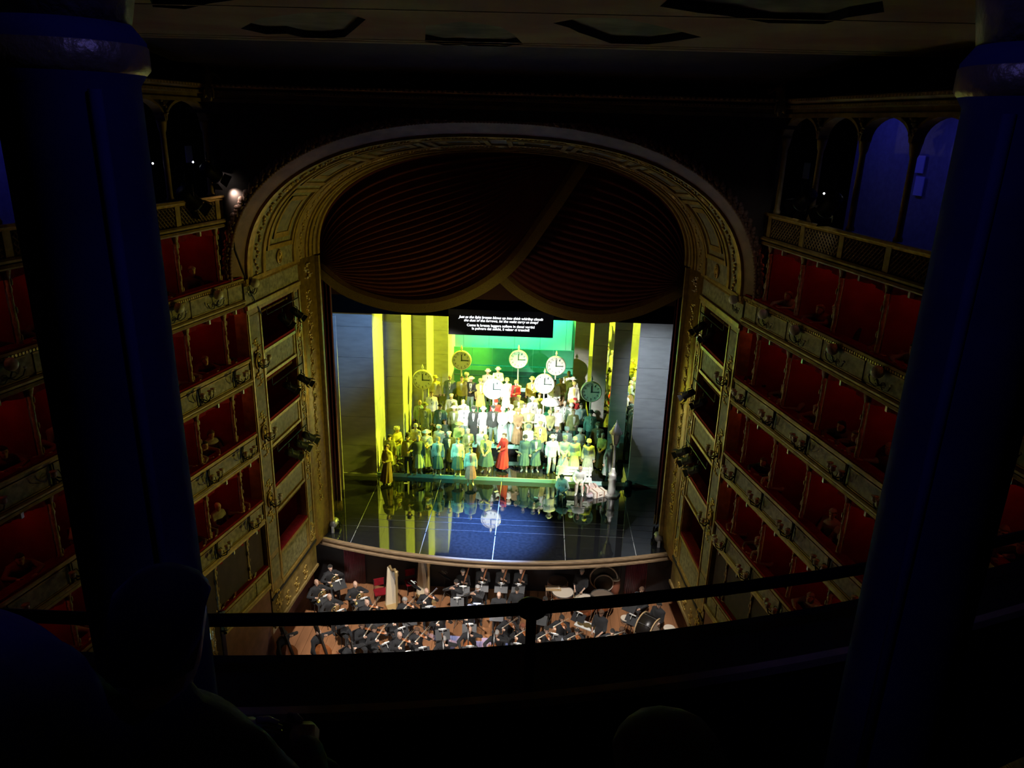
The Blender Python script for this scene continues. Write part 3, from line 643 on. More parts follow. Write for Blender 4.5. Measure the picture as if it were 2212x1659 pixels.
for body, w, z, sh in (('Just as the light breeze blows up into thick whirling clouds', 3.28, .215, .3), ('the dust of the furrows, let the waltz carry us away!', 2.88, .085, .3),
                       ('Come la brezza leggera solleva in densi vortici', 2.63, -.105, 0), ('la polvere dei solchi, il valzer ci trascini!', 2.23, -.235, 0)):
    text(body, w, .13, (-.0, -.012, z), EMTX, st, sh, .012, 'lettering')['kind'] = 'stuff'
for x in (-1.2, 1.2): MB().tube([(x, .04, .5), (x, .04, 3.5)], .01, 5).obj('hanging_wire', BLACKM, st)
# ------------------------------------------------------------------ clocks
RIMC = mat('clock_rim', (.78, .76, .66), .35, .2); HANDC = mat('clock_hand', (.02, .05, .05), .5)
def clock_meshes():
    b = MB(); b.lathe([(.43, -.06), (.43, -.10), (.46, -.11), (.49, -.07), (.49, .07), (.46, .11), (.43, .10), (.43, .06)], n=36, axis='y', cap=False); rim = b.mesh('rim', RIMC, True)
    b = MB(); b.lathe([(.005, -.07), (.43, -.07), (.43, .07), (.005, .07)], n=36, axis='y'); face = b.mesh('dial', CLOCKF)
    b = MB()
    for k in range(12):
        a = k*pi/6; b.T = Matrix.Rotation(a, 4, 'Y'); b.box(-.008, .008, -.082, -.07, .385, .42)
    ticks = b.mesh('dial_marking', HANDC)
    b = MB(); b.box(-.022, .022, -.092, -.075, -.03, .30); mh = b.mesh('minute_hand', HANDC)
    b = MB(); b.box(-.03, .33, -.088, -.072, -.02, .02); hh = b.mesh('hour_hand', HANDC)
    b = MB(); b.lathe([(.03, 0), (.05, .03), (.02, .06), (.06, .12), (.045, .18), (.0, .30)], n=8); fin = b.mesh('finial', RIMC, True)
    return rim, face, ticks, mh, hh, fin
CK = clock_meshes(); NUM = {}
def numeral(k):
    if k not in NUM:
        o = text(str(k), .05 if k < 10 else .085, .085, (0, 0, 0), HANDC, None, name='numeral'); NUM[k] = o.data; NUM[k, 's'] = tuple(o.scale); bpy.data.objects.remove(o)
    return NUM[k], NUM[k, 's']
clocks = [(913, 820, 9.2, .70, 'standing before the pale pillars'), (997, 778, 10.6, 1.2, 'highest on the pillar side, at the green wall edge'), (1120, 776, 12.7, 1.7, 'centred against the green backcloth'),
          (1066, 840, 7.75, .70, 'overexposed white in the middle of the crowd'), (1176, 829, 9.4, .70, 'pale green, just below another clock'), (1201, 790, 10.8, 1.2, 'yellow, above the pale green clock'), (1277, 846, 8.2, .70, 'nearest the mirrors and street lamp')]
for px, py, y, zb, lab in clocks:
    p = at(px, py, 1, y); r = empty('station_clock', (p.x, y, zb), label='round pole clock showing three, '+lab, cat='clock', group='pole clocks among the crowd'); h = p.z-zb
    rim, face, ticks, mh, hh, fin = CK
    inst('rim', rim, r, loc=(0, 0, h), scale=.98); dl = inst('dial', face, r, loc=(0, 0, h), scale=.98)
    for nm, me in (('dial_marking', ticks), ('minute_hand', mh), ('hour_hand', hh)): inst(nm, me, dl, kind='stuff' if nm == 'dial_marking' else None)
    inst('finial', fin, r, loc=(0, 0, h+.47))
    MB().tube([(0, 0, 0), (0, 0, h-.45)], .035, 8).obj('pole', RIMC, r); MB().lathe([(.2, 0), (.2, .03), (.06, .05), (.04, .12)], n=12).obj('foot', RIMC, r)
    for k in range(1, 13):
        a = k*pi/6; me, sc = numeral(k); inst('numeral', me, dl, loc=(.335*sin(a), -.078, .335*cos(a)), rot=(pi/2, 0, 0), scale=sc, kind='stuff' if k > 9 else None)
# ------------------------------------------------------------------ street lamp
LAMPM = mat('lamp_paint', (.62, .60, .58), .4, .3)
r = empty('street_lamp', (4.62, 4.34, 0), label='tall pale street lamp with lantern head at the stage corner', cat='street lamp')
b = MB(); b.lathe([(.38, 0), (.38, .07), (.20, .09)], n=6); b.obj('base', LAMPM, r)
b = MB(); b.lathe([(.20, .07), (.16, .12), (.15, .62), (.16, .66), (.19, .70), (.15, .76), (.17, .90), (.19, .95), (.14, 1.0), (.10, 1.04), (.09, 1.15), (.075, 1.2), (.06, 1.25)], n=14); b.obj('pedestal', LAMPM, r, True)
MB().lathe([(.06, 1.2), (.05, 2.2), (.09, 2.25), (.10, 2.3), (.06, 2.34)], n=12).obj('pole', LAMPM, r, True)
LG = mat('lantern_glass', (.9, .9, .86), .25)
b = MB(); b.lathe([(.11, 2.34), (.20, 2.76), (.02, 2.76)], n=6); b.obj('glass', LG, r)
b = MB()
for k in range(6):
    a = k*pi/3; b.tube([(.12*cos(a), .12*sin(a), 2.33), (.215*cos(a), .215*sin(a), 2.78)], .014, 5)
b.obj('glazing_bar', LAMPM, r)
b = MB(); b.lathe([(.25, 2.76), (.29, 2.80), (.20, 2.88), (.18, 2.98), (.13, 3.02), (.12, 3.10), (.07, 3.14), (.06, 3.2), (.025, 3.23), (.03, 3.28), (.0, 3.37)], n=12); b.obj('roof', LAMPM, r, True)
b = MB(); b.T = Matrix.Translation((4.62, 4.34, 2.2))
for k in range(6):
    a = k*pi/3+.2; MB().tube([(.27*cos(a), .27*sin(a), 2.80), (.31*cos(a), .31*sin(a), 2.88)], .015, 5).obj('roof_spike', LAMPM, r)
# dark stub modelled where a shadow darkens the panel edge
r = empty('shadow_post', (5.38, 4.95, 0), label='dark round stub post standing in for a shadow at the foot of the grey panel', cat='post')
MB().lathe([(.16, 0), (.17, .1), (.15, .32), (.10, .36), (.02, .38)], n=12).obj('shaft', BLACKP, r, True)
# ------------------------------------------------------------------ bench, cases
BEN = (2.55, 4.45); BW = cloth((.8, .79, .76))
r = empty('bench', (3.05, 4.72, 0), label='long white slatted bench on the stage front', cat='bench')
for k in range(4): MB().box(-.75, .75, -.22+k*.115, -.22+k*.115+.1, .43, .46).obj('seat_slat', WHITEP, r)
for k in range(3): MB().box(-.75, .75, .24, .27, .52+k*.14, .52+k*.14+.11).obj('back_slat', WHITEP, r)
for x in (-.65, .65):
    for y in (-.18, .22): MB().box(x-.03, x+.03, y-.03, y+.03, 0, .43 if y < 0 else .95).obj('leg', WHITEP, r)
def suitcase(name, loc, rz, w, d, h, c, label):
    r = empty(name, loc, rz, label=label, cat='suitcase', group='luggage by the street lamp')
    m = cloth(c, .6); b = MB(); b.box(-w/2, w/2, -d/2, d/2, 0, h*.55); b.obj('body', m, r); b = MB(); b.box(-w/2, w/2, -d/2, d/2, h*.57, h); b.obj('lid', m, r)
    for x in (-w*.28, w*.28): MB().box(x-.02, x+.02, -d/2-.006, d/2+.006, -.0, h+.006).obj('strap', cloth((.25, .12, .06)), r)
    MB().tube([(-.07, -d/2, h*.56), (-.05, -d/2-.04, h*.56), (.05, -d/2-.04, h*.56), (.07, -d/2, h*.56)], .012, 6).obj('handle', cloth((.2, .1, .05)), r)
suitcase('suitcase', (4.05, 4.25, 0), .5, .62, .42, .24, (.78, .70, .60), 'large pale suitcase lying flat beside the street lamp')
suitcase('suitcase', (3.78, 4.55, 0), .3, .5, .34, .30, (.70, .55, .50), 'smaller pinkish suitcase behind the large pale one')
r = empty('satchel', (3.72, 4.05, 0), .6, label='small grey and pink cloth bag on the stage floor', cat='bag')
b = MB(); b.ball((0, 0, .09), (.2, .12, .1), 10, 6); b.obj('body', cloth((.45, .42, .45)), r, True); MB().tube([(-.15, 0, .1), (-.1, -.05, .2), (.1, -.05, .2), (.15, 0, .1)], .012, 6).obj('strap', cloth((.6, .25, .25)), r)
for k, (px, py) in enumerate([(877, 1044), (1072, 1062), (1167, 1090), (1178, 1092), (1158, 1075)]):
    p = at(px, py, 2, .0); b = MB(); b.box(-.09, .09, -.05, .05, 0, .006); b.obj('paper_scrap', WHITEP, loc=(p.x, p.y, .001), rot=(0, 0, k*.7), label=['white paper scrap below the yellow-shawled woman', 'white paper scrap near the platform edge by the red dress', 'white paper scrap at mid stage beside another scrap', 'white paper scrap at mid stage toward the lamp', 'lone white paper scrap in front of the white-suited man'][k], cat='paper', group='paper scraps on the floor')
# ================================================================== people
def ik(S, T, l1, l2, pole):
    S, T, pole = Vector(S), Vector(T), Vector(pole); d = T-S; L = min(d.length, (l1+l2)*.985); dn = d.normalized()
    if d.length > (l1+l2)*.985: T = S+dn*L
    a = (l1*l1-l2*l2+L*L)/(2*L); h = sqrt(max(0, l1*l1-a*a)); pn = (pole-dn*pole.dot(dn)); pn = pn.normalized() if pn.length > 1e-4 else Vector((0, 0, 1))
    return S+dn*a+pn*h, T
LIPS = mat('lips', (.42, .14, .12), .5)
def hand(b, W, f, up, curl=.5, side=1):
    f = Vector(f).normalized(); up = Vector(up); up = (up-f*up.dot(f)).normalized(); r = f.cross(up)*side
    b.tube([W-f*.02, W+f*.02, W+f*.06, W+f*.085], [.026, .033, .038, .03], 8, True, .55)
    for k, (o, L) in enumerate(((-.027, .062), (-.009, .075), (.009, .07), (.026, .055))):
        p0 = W+f*.075+r*o; d1 = (f*cos(curl*.6)-up*sin(curl*.6)).normalized(); d2 = (f*cos(curl*1.5)-up*sin(curl*1.5)).normalized(); p1 = p0+d1*L*.55; b.tube([p0, p1, p1+d2*L*.5], [.0095, .009, .007], 5)
    p0 = W+f*.025-r*.03; p1 = p0+(f*.7-r*.6-up*.2).normalized()*.04; b.tube([p0, p1, p1+(f*.9-up*.4).normalized()*.032], [.011, .0105, .008], 5)
def figure(pose):
    g = pose.get; lean = g('lean', 0.0); tw = g('twist', 0.0); P = Vector(g('pel', (0, 0, .95)))
    RX = Matrix.Rotation(lean, 3, 'X') @ Matrix.Rotation(tw, 3, 'Z')
    def tp(x, y, z): return P + RX @ Vector((x, y, z))
    fem = g('fem', False)
    rows = [(-.10, .12, .09), (-.03, .165 if fem else .16, .12), (.06, .155, .115), (.14, .128 if fem else .145, .10), (.25, .145 if fem else .158, .115), (.36, .162 if fem else .182, .125), (.44, .165 if fem else .185, .11), (.49, .11, .085), (.52, .062, .062)]
    def ring(z, rx, ry, n=14, c=None): return [tp(rx*cos(2*pi*j/n), ry*sin(2*pi*j/n), z) for j in range(n)]
    body = MB(); body.loft([ring(*r) for r in rows])
    nk = tp(0, 0, .50); hb = Matrix.Rotation(g('hpitch', 0.0)+lean*.5, 3, 'X') @ Matrix.Rotation(g('hyaw', 0.0), 3, 'Z') if False else Matrix.Rotation(g('hyaw', 0.0), 3, 'Z') @ Matrix.Rotation(g('hpitch', 0.0)+lean*.45, 3, 'X')
    hc = tp(0, -.015, .665)
    def hp(x, y, z): return hc + hb @ Vector((x, y, z))
    body.limb(nk, hc+hb @ Vector((0, .01, -.07)), .058, .052)
    body.loft([[hp(rx*cos(2*pi*j/14), ry*sin(2*pi*j/14)+yo, z) for j in range(14)] for z, rx, ry, yo in ((-.118, .025, .025, -.055), (-.105, .045, .045, -.04), (-.07, .06, .072, -.02), (-.03, .068, .085, -.008), (.02, .076, .095, 0), (.06, .076, .096, .004), (.095, .06, .078, .008), (.118, .03, .04, .01))])
    body.limb(hp(0, -.088, .012), hp(0, -.108, -.026), .010, .015, 6); body.ball(hp(0, -.085, -.085), (.02, .015, .015), 6, 4); body.ball(hp(0, -.082, .035), (.05, .018, .012), 8, 4)
    for sx in (-1, 1): body.ball(hp(sx*.077, .012, -.008), (.012, .022, .032), 6, 5)
    SH = [tp(-.185 if not fem else -.165, .0, .43), tp(.185 if not fem else .165, .0, .43)]; arms = []
    for i, sx in enumerate((-1, 1)):
        H = Vector(g('hands', ((-.26, -.02, .80), (.26, -.02, .80)))[i]); E, W = ik(SH[i], H, .29, .26, g('epole', ((-.6, .6, -.2), (.6, .6, -.2)))[i])
        arms.append((SH[i], E, W)); body.limb(SH[i], E, .052, .042); body.limb(E, W, .042, .027); body.ball(SH[i], (.06, .055, .06), 8, 6)
    legs = []; hips = [tp(-.085, 0, -.04), tp(.085, 0, -.04)]
    for i, sx in enumerate((-1, 1)):
        F = Vector(g('feet', ((-.10, 0, .08), (.10, 0, .08)))[i]); K, A = ik(hips[i], F, .43, .43, g('kpole', ((-.05, -1, 0), (.05, -1, 0)))[i])
        legs.append((hips[i], K, A)); body.limb(hips[i], K, .082, .058); body.limb(K, A, .056, .036); body.ball((K+A)/2+Vector((0, .015, .06)), (.05, .055, .1), 8, 6)
    me = remesh(body.mesh('body', SKIN), g('vox', .02), 2)
    b = MB(); b.v = [tuple(v.co) for v in me.vertices]; b.f = [tuple(p.vertices) for p in me.polygons]; b.m = [0]*len(b.f)
    hd = g('hdir', (None, None)); hu = g('hup', ((0, -1, 0), (0, -1, 0)))
    for i in (0, 1):
        S_, E, W = arms[i]; f = Vector(hd[i]) if hd[i] else (W-E).normalized()
        u = Vector(hu[i]); u = u if abs(f.normalized().dot(u.normalized())) < .95 else Vector((0, 0, 1)); hand(b, W, f, u, g('curl', .5), 1 if i else -1)
    fdir = g('fdir', ((-.15, -1, 0), (.15, -1, 0)))
    b.cm = 1
    for sx in (-1, 1): b.ball(hp(sx*.03, -.083, .014), (.012, .006, .007), 6, 4); b.tube([hp(sx*.014, -.092, .032), hp(sx*.045, -.086, .034)], .005, 4)
    b.cm = 2; b.ball(hp(0, -.089, -.055), (.022, .006, .007), 6, 4)
    out = {'body': b.mesh('body', [SKIN, EYE, LIPS], True)}
    for i in (0, 1):
        sh = MB(); A = legs[i][2]; f = Vector(fdir[i]).normalized(); r = Vector((-f.y, f.x, 0)); rg = []
        for d, w, h in ((-.07, .02, .04), (-.06, .034, .07), (-.02, .036, .085), (.06, .04, .06), (.13, .043, .045), (.17, .03, .035), (.185, .012, .02)):
            c = Vector((A.x, A.y, A.z-.08))+f*d; rg.append([c+r*w*cos(2*pi*j/8)+Vector((0, 0, max(0, h*.5+h*.55*sin(2*pi*j/8)))) for j in range(8)])
        sh.loft(rg); out['shoe%d' % i] = sh.mesh('shoe', cloth((.03, .03, .03)), True)
    # top garment
    ty = g('top', 'jacket'); t = MB(); k = 1.13
    tr = [(z, rx*k+.016, ry*k+.02) for z, rx, ry in rows[:-1]]
    if ty in ('jacket', 'coat', 'open'):
        seated = P.z < .8
        hem = -.16 if not seated else -.06
        low = {'jacket': [(hem, .205, .155)], 'open': [(hem-.02, .21, .16)], 'coat': [(-.55, .245, .20), (-.45, .235, .19), (-.25, .21, .165), (-.12, .195, .15)] if not seated else [(hem, .2, .15)]}[ty]
        tr = low+[q for q in tr if q[0] > -.05]
    elif ty == 'shawl': tr = [(.08, .24, .2), (.2, .25, .2), (.33, .25, .18), (.43, .20, .14), (.50, .10, .09)]
    else: tr = [q for q in tr if q[0] > .0]
    t.loft([ring(z, rx, ry, 16) for z, rx, ry in tr]); t.limb(tp(0, 0, .46), tp(0, -.005, .53), .085, .068)
    for i in (0, 1):
        S_, E, W = arms[i]; t.limb(S_, E, .072, .06); t.limb(E, E+(W-E)*(.93 if g('sleeve', 1) else .35), .06, .047 if ty != 'coat' else .055); t.ball(S_, (.086, .08, .08), 8, 6); t.limb(tp(0, .0, .47), S_, .085, .078)
    out['top'] = remesh(t.mesh('top', SKIN), .024, 2)
    if ty in ('jacket', 'open', 'coat') and g('shirt', True):
        s = MB(); fy = lambda z, rx, ry: tp(0, -ry-.004, z)
        pr = [(.12, .012), (.22, .035), (.34, .055), (.44, .055), (.49, .045)]
        def sur(z, x):
            for (z0, rx0, ry0), (z1, rx1, ry1) in zip(tr, tr[1:]):
                if z0 <= z <= z1:
                    q = (z-z0)/(z1-z0); rx = rx0+(rx1-rx0)*q; ry = ry0+(ry1-ry0)*q; return tp(x, -ry*sqrt(max(.05, 1-(x/rx)**2))-.004, z)
            return tp(x, -.1, z)
        s.loft([[sur(z, -w), sur(z, 0)+RX @ Vector((0, -.006, 0)), sur(z, w)] for z, w in pr], False, False)
        out['shirt_front'] = s.mesh('shirt_front', SKIN)
        s = MB(); s.loft([[sur(z, -w)+RX @ Vector((0, -.012, 0)), sur(z, w)+RX @ Vector((0, -.012, 0)), sur(z, w)+RX @ Vector((0, .0, 0)), sur(z, -w)] for z, w in ((.2, .018), (.42, .012), (.46, .02), (.48, .014))]); out['tie'] = s.mesh('tie', SKIN)
    # lower garment
    bt = g('bottom', 'trousers'); q = MB()
    if bt == 'trousers':
        q.loft([ring(z, rx*1.08+.012, ry*1.08+.012, 14) for z, rx, ry in rows[:4]])
        for i in (0, 1):
            a, K, A = legs[i]; q.limb(a, K, .098, .075); q.limb(K, A+Vector((0, 0, .01)), .075, .062)
        out['bottom'] = remesh(q.mesh('bottom', SKIN), .024, 1)
    else:
        hem = {'skirt': .36, 'long': .14, 'pleat': .34}[bt]; n = 40; rings = []
        w0 = P.z+.12
        for kk in range(8):
            u = kk/7; z = w0+(hem-w0)*u; r0 = .135+(g('flare', .15))*u**.8+.03*(1-(1-u)**2); cx = (tp(0, 0, .12)*(1-u)+Vector(((legs[0][1].x+legs[1][1].x)/2, (legs[0][1].y+legs[1][1].y)/2+.0, 0))*u)
            rings.append([Vector((cx.x+(r0+.022*u*sin(j*pi*(2*pi*0+.5)))*cos(2*pi*j/n)*1.05, cx.y+(r0*.82+.022*u*sin(j*pi*.5))*sin(2*pi*j/n), z)) for j in range(n)])
        q.loft(rings, False); out['bottom'] = q.mesh('bottom', SKIN, True)
    return out, (hc, hb)
_hm = {}
def headgear(kind):
    if kind in _hm: return _hm[kind]
    b = MB(); o = (0, .006, 0)
    def dome(z0, k, ys=1.0): b.lathe([(.084*k, z0), (.088*k, z0+.03), (.080*k, z0+.06), (.055*k, z0+.085), (.01, z0+.095)], o, 16)
    if kind == 'short_hair':
        for j in range(3): b.ball((0, .012, .035), (.088, .103, .098), 14, 9)
        b = MB(); n = 14
        b.loft([[(rx*cos(2*pi*j/n), yo+ry*sin(2*pi*j/n), z+(0 if sin(2*pi*j/n) > -.3 else fr)) for j in range(n)] for z, rx, ry, yo, fr in ((-.05, .078, .085, .03, .10), (.0, .085, .098, .016, .07), (.05, .086, .104, .006, .025), (.09, .07, .086, .008, .01), (.12, .038, .05, .01, 0), (.128, .005, .006, .01, 0))])
    elif kind == 'long_hair':
        n = 14; b.loft([[(rx*cos(2*pi*j/n), yo+ry*sin(2*pi*j/n), z+(0 if sin(2*pi*j/n) > -.2 else fr)) for j in range(n)] for z, rx, ry, yo, fr in ((-.20, .07, .05, .06, .0), (-.12, .09, .07, .05, .10), (-.04, .09, .085, .04, .10), (.02, .088, .1, .02, .06), (.06, .087, .105, .006, .02), (.10, .07, .085, .008, .0), (.13, .006, .008, .01, 0))])
    elif kind == 'bun':
        n = 14; b.loft([[(rx*cos(2*pi*j/n), yo+ry*sin(2*pi*j/n), z+(0 if sin(2*pi*j/n) > -.3 else fr)) for j in range(n)] for z, rx, ry, yo, fr in ((-.05, .078, .085, .03, .10), (.0, .085, .098, .016, .07), (.05, .086, .104, .006, .025), (.09, .07, .086, .008, .01), (.125, .005, .006, .01, 0))]); b.ball((0, .10, .03), .045, 8, 6)
    elif kind == 'fedora': b.lathe([(.15, .052), (.155, .060), (.10, .062), (.095, .07), (.09, .13), (.075, .15), (.03, .14), (.005, .138)], o, 18); b.lathe([(.097, .062), (.099, .085), (.093, .09)], o, 18)
    elif kind == 'straw': b.lathe([(.17, .055), (.17, .063), (.10, .064), (.095, .125), (.005, .128)], o, 18)
    elif kind == 'bowler': b.lathe([(.125, .06), (.13, .068), (.098, .066), (.098, .10), (.085, .14), (.05, .165), (.005, .172)], o, 16)
    elif kind == 'tophat': b.lathe([(.135, .062), (.138, .07), (.095, .068), (.092, .13), (.098, .22), (.005, .222)], o, 16)
    elif kind == 'cap': b.lathe([(.095, .055), (.108, .08), (.10, .105), (.06, .125), (.005, .128)], o, 16); b.tube([(0, -.07, .062), (0, -.11, .058), (0, -.145, .045)], [.06, .065, .03], 8, True, .15)
    elif kind == 'cloche': b.lathe([(.118, .015), (.105, .03), (.10, .06), (.098, .10), (.07, .14), (.005, .152)], o, 16)
    elif kind == 'turban': 
        for k in range(4): b.tube([(.095*cos(a), .012+.105*sin(a), .04+.025*k+.012*sin(a*2+k)) for a in [2*pi*i/16 for i in range(17)]], .030-.003*k, 6)
        b.ball((0, .01, .09), (.08, .09, .06), 10, 6)
    elif kind == 'wide': b.lathe([(.20, .05), (.205, .058), (.10, .066), (.10, .10), (.07, .14), (.005, .15)], o, 18)
    _hm[kind] = b.mesh(kind, SKIN, True); return _hm[kind]
PART_NAME = {'top': 'jacket', 'bottom': 'trousers'}
_proto = {}
def proto(key, pose):
    if key not in _proto: _proto[key] = (figure(pose), pose)
    return _proto[key]
def person(key, loc, rz, cols, hat=None, hair='short_hair', scale=1.0, label=None, group=None, skin=None, cat='person', tilt=0):
    (parts, (hc, hb)), pose = _proto[key]
    r = empty('person', loc, rz, label=label, cat=cat, group=group); r.scale = (scale,)*3
    tn = {'jacket': 'jacket', 'open': 'jacket', 'coat': 'coat', 'shawl': 'shawl', 'blouse': 'blouse'}[pose.get('top', 'jacket')]; bn = 'trousers' if pose.get('bottom', 'trousers') == 'trousers' else 'skirt'
    c = lambda k, d: cloth(cols.get(k, d))
    inst('body', parts['body'], r, [skin or SKIN])
    for k in (0, 1): inst('shoe', parts['shoe%d' % k], r, [c('shoe', (.03, .03, .03))])
    inst(tn, parts['top'], r, [c('top', (.3, .3, .3))]); inst(bn, parts['bottom'], r, [c('bottom', cols.get('top', (.3, .3, .3)))])
    if 'shirt_front' in parts and cols.get('shirt'): inst('shirt_front', parts['shirt_front'], r, [c('shirt', (.8, .8, .8))])
    if 'tie' in parts and cols.get('tie'): inst('tie', parts['tie'], r, [c('tie', (.05, .05, .05))])
    M = Matrix.Translation(hc) @ hb.to_4x4()
    if hair: o = inst('hair', headgear(hair), r, [c('hair', (.06, .04, .025))]); o.matrix_local = M
    if hat: o = inst('hat', headgear(hat), r, [c('hat', (.1, .1, .1))]); o.matrix_local = M
    return r
# poses
STAND = {
 'man_a': dict(hands=((-.27, -.04, .80), (.27, -.04, .80)), feet=((-.11, 0, .08), (.12, -.05, .08))),
 'man_b': dict(hands=((-.26, -.06, .82), (.10, -.24, 1.08)), feet=((-.12, .03, .08), (.10, -.08, .08)), twist=.15),
 'man_c': dict(hands=((-.24, .02, .84), (.30, -.10, .84)), feet=((-.16, -.12, .08), (.12, .10, .08)), hyaw=.3, top='open'),
 'man_fold': dict(hands=((.12, -.22, 1.16), (-.12, -.22, 1.14)), hyaw=-.2),
 'man_coat': dict(hands=((-.28, -.04, .80), (.28, -.04, .80)), top='coat'),
 'woman_a': dict(fem=True, top='coat', bottom='skirt', hands=((-.25, -.06, .82), (.25, -.06, .82)), flare=.06),
 'woman_b': dict(fem=True, top='blouse', bottom='long', hands=((-.06, -.24, .96), (.06, -.24, .96)), flare=.11),
 'woman_c': dict(fem=True, top='jacket', bottom='skirt', hands=((-.24, -.1, .84), (.04, -.24, 1.1)), hyaw=.35, flare=.06),
 'woman_shawl': dict(fem=True, top='shawl', bottom='long', hands=((-.08, -.22, 1.06), (.08, -.22, 1.06)), flare=.09, hyaw=-.25),
 'woman_walk': dict(fem=True, top='blouse', bottom='pleat', hands=((-.34, -.16, .86), (.34, .06, .88)), feet=((-.08, -.26, .08), (.10, .22, .12)), flare=.17, lean=.08, hyaw=.2),
 'woman_lean': dict(fem=True, top='jacket', bottom='pleat', hands=((-.06, -.34, .92), (.06, -.34, .92)), feet=((-.14, -.05, .08), (.14, .02, .08)), lean=.28, flare=.16, hyaw=.2),
 'woman_gown': dict(fem=True, top='coat', bottom='long', hands=((-.10, -.30, 1.08), (.14, -.30, 1.02)), flare=.14, shirt=False),
}
for k, p in STAND.items(): proto(k, p)
SEATF = ((-.13, -.42, .08), (.13, -.40, .08))
SIT = {
 'violin': dict(pel=(0, 0, .53), feet=SEATF, lean=.05, hands=((-.16, -.42, 1.02), (.24, -.40, 1.10)), epole=((-1, .1, -.5), (.8, .2, -.8)), hyaw=.45, hpitch=.25, top='jacket', hup=((0, 0, 1), (0, 0, -1)), curl=1.1),
 'cello': dict(pel=(0, 0, .53), feet=((-.28, -.36, .08), (.28, -.36, .08)), kpole=((-.8, -1, .3), (.8, -1, .3)), lean=.12, hands=((-.30, -.42, .68), (.12, -.26, 1.08)), epole=((-1, .1, .2), (1, .1, -.2)), hpitch=.3, hyaw=.1, top='jacket', curl=1.0),
 'horn': dict(pel=(0, 0, .53), feet=SEATF, hands=((-.22, -.30, .80), (.16, -.32, 1.0)), epole=((-1, .2, -.4), (1, .2, -.5)), hpitch=.12, hyaw=.1, top='jacket', curl=1.0),
 'flute': dict(pel=(0, 0, .53), feet=SEATF, hands=((-.26, -.24, 1.10), (-.06, -.30, 1.12)), epole=((-1, .2, -.4), (1, -.2, -.6)), hyaw=.25, hpitch=.15, top='jacket', curl=1.0),
 'reed': dict(pel=(0, 0, .53), feet=SEATF, hands=((-.04, -.36, .80), (.04, -.30, .92)), hpitch=.2, top='jacket', sleeve=0, curl=1.0),
 'rest': dict(pel=(0, 0, .53), feet=SEATF, hands=((-.16, -.32, .64), (.16, -.32, .64)), hpitch=.35, top='jacket', curl=.6),
 'percussion': dict(pel=(0, 0, .95), hands=((-.14, -.30, .98), (.14, -.30, .98)), hpitch=.3, top='jacket', sleeve=0, curl=1.1),
 'bass': dict(pel=(0, .0, .90), feet=((-.16, .05, .08), (.16, -.1, .08)), lean=.22, hands=((-.34, -.42, .80), (.22, -.30, 1.42)), epole=((-1, .1, .1), (1, .2, -.3)), hpitch=.3, top='jacket', curl=1.1),
 'lean_on_rail': dict(pel=(0, .12, .53), feet=((-.12, -.22, .08), (.12, -.22, .08)), lean=.5, hands=((-.18, -.52, .86), (.16, -.54, .86)), epole=((-1, -.2, -.2), (1, -.2, -.2)), hpitch=-.2, top='jacket', curl=.5),
 'watch': dict(pel=(0, .05, .53), feet=SEATF, lean=.12, hands=((-.10, -.34, .66), (.12, -.34, .64)), hpitch=.15, hyaw=.15, top='jacket', fem=True),
 'crouch': dict(pel=(0, 0, .34), feet=((-.16, -.22, .08), (.14, -.10, .08)), lean=.35, hands=((-.10, -.46, .46), (.20, -.40, .40)), hpitch=.3, hyaw=-.4, top='blouse'),
 'bench_sit': dict(pel=(0, 0, .53), feet=((-.12, -.36, .08), (.14, -.36, .08)), lean=.40, hands=((-.16, -.40, .56), (.10, -.44, .56)), hpitch=.35, top='blouse'),
}
for k, p in SIT.items(): proto(k, p)
# ------------------------------------------------------------------ chorus
WH = (.80, .79, .73); CR = (.72, .68, .54); TL = (.32, .44, .41); DT = (.06, .13, .12); YL = (.62, .54, .14); OL = (.30, .30, .12); DK = (.03, .032, .03); GY = (.36, .38, .36); BR = (.24, .15, .07); RD = (.62, .03, .025); DG = (.12, .17, .13); LB = (.45, .62, .66); PK = (.72, .30, .28)
CN = {WH: 'white', CR: 'cream', TL: 'teal', DT: 'dark teal', YL: 'yellow', OL: 'olive', DK: 'black', GY: 'grey', BR: 'brown', RD: 'red', DG: 'dark green', LB: 'pale blue', PK: 'pink'}
HN = {'fedora': 'fedora', 'straw': 'straw hat', 'bowler': 'bowler', 'tophat': 'top hat', 'cap': 'flat cap', 'cloche': 'cloche', 'turban': 'turban', 'wide': 'wide hat', None: ''}
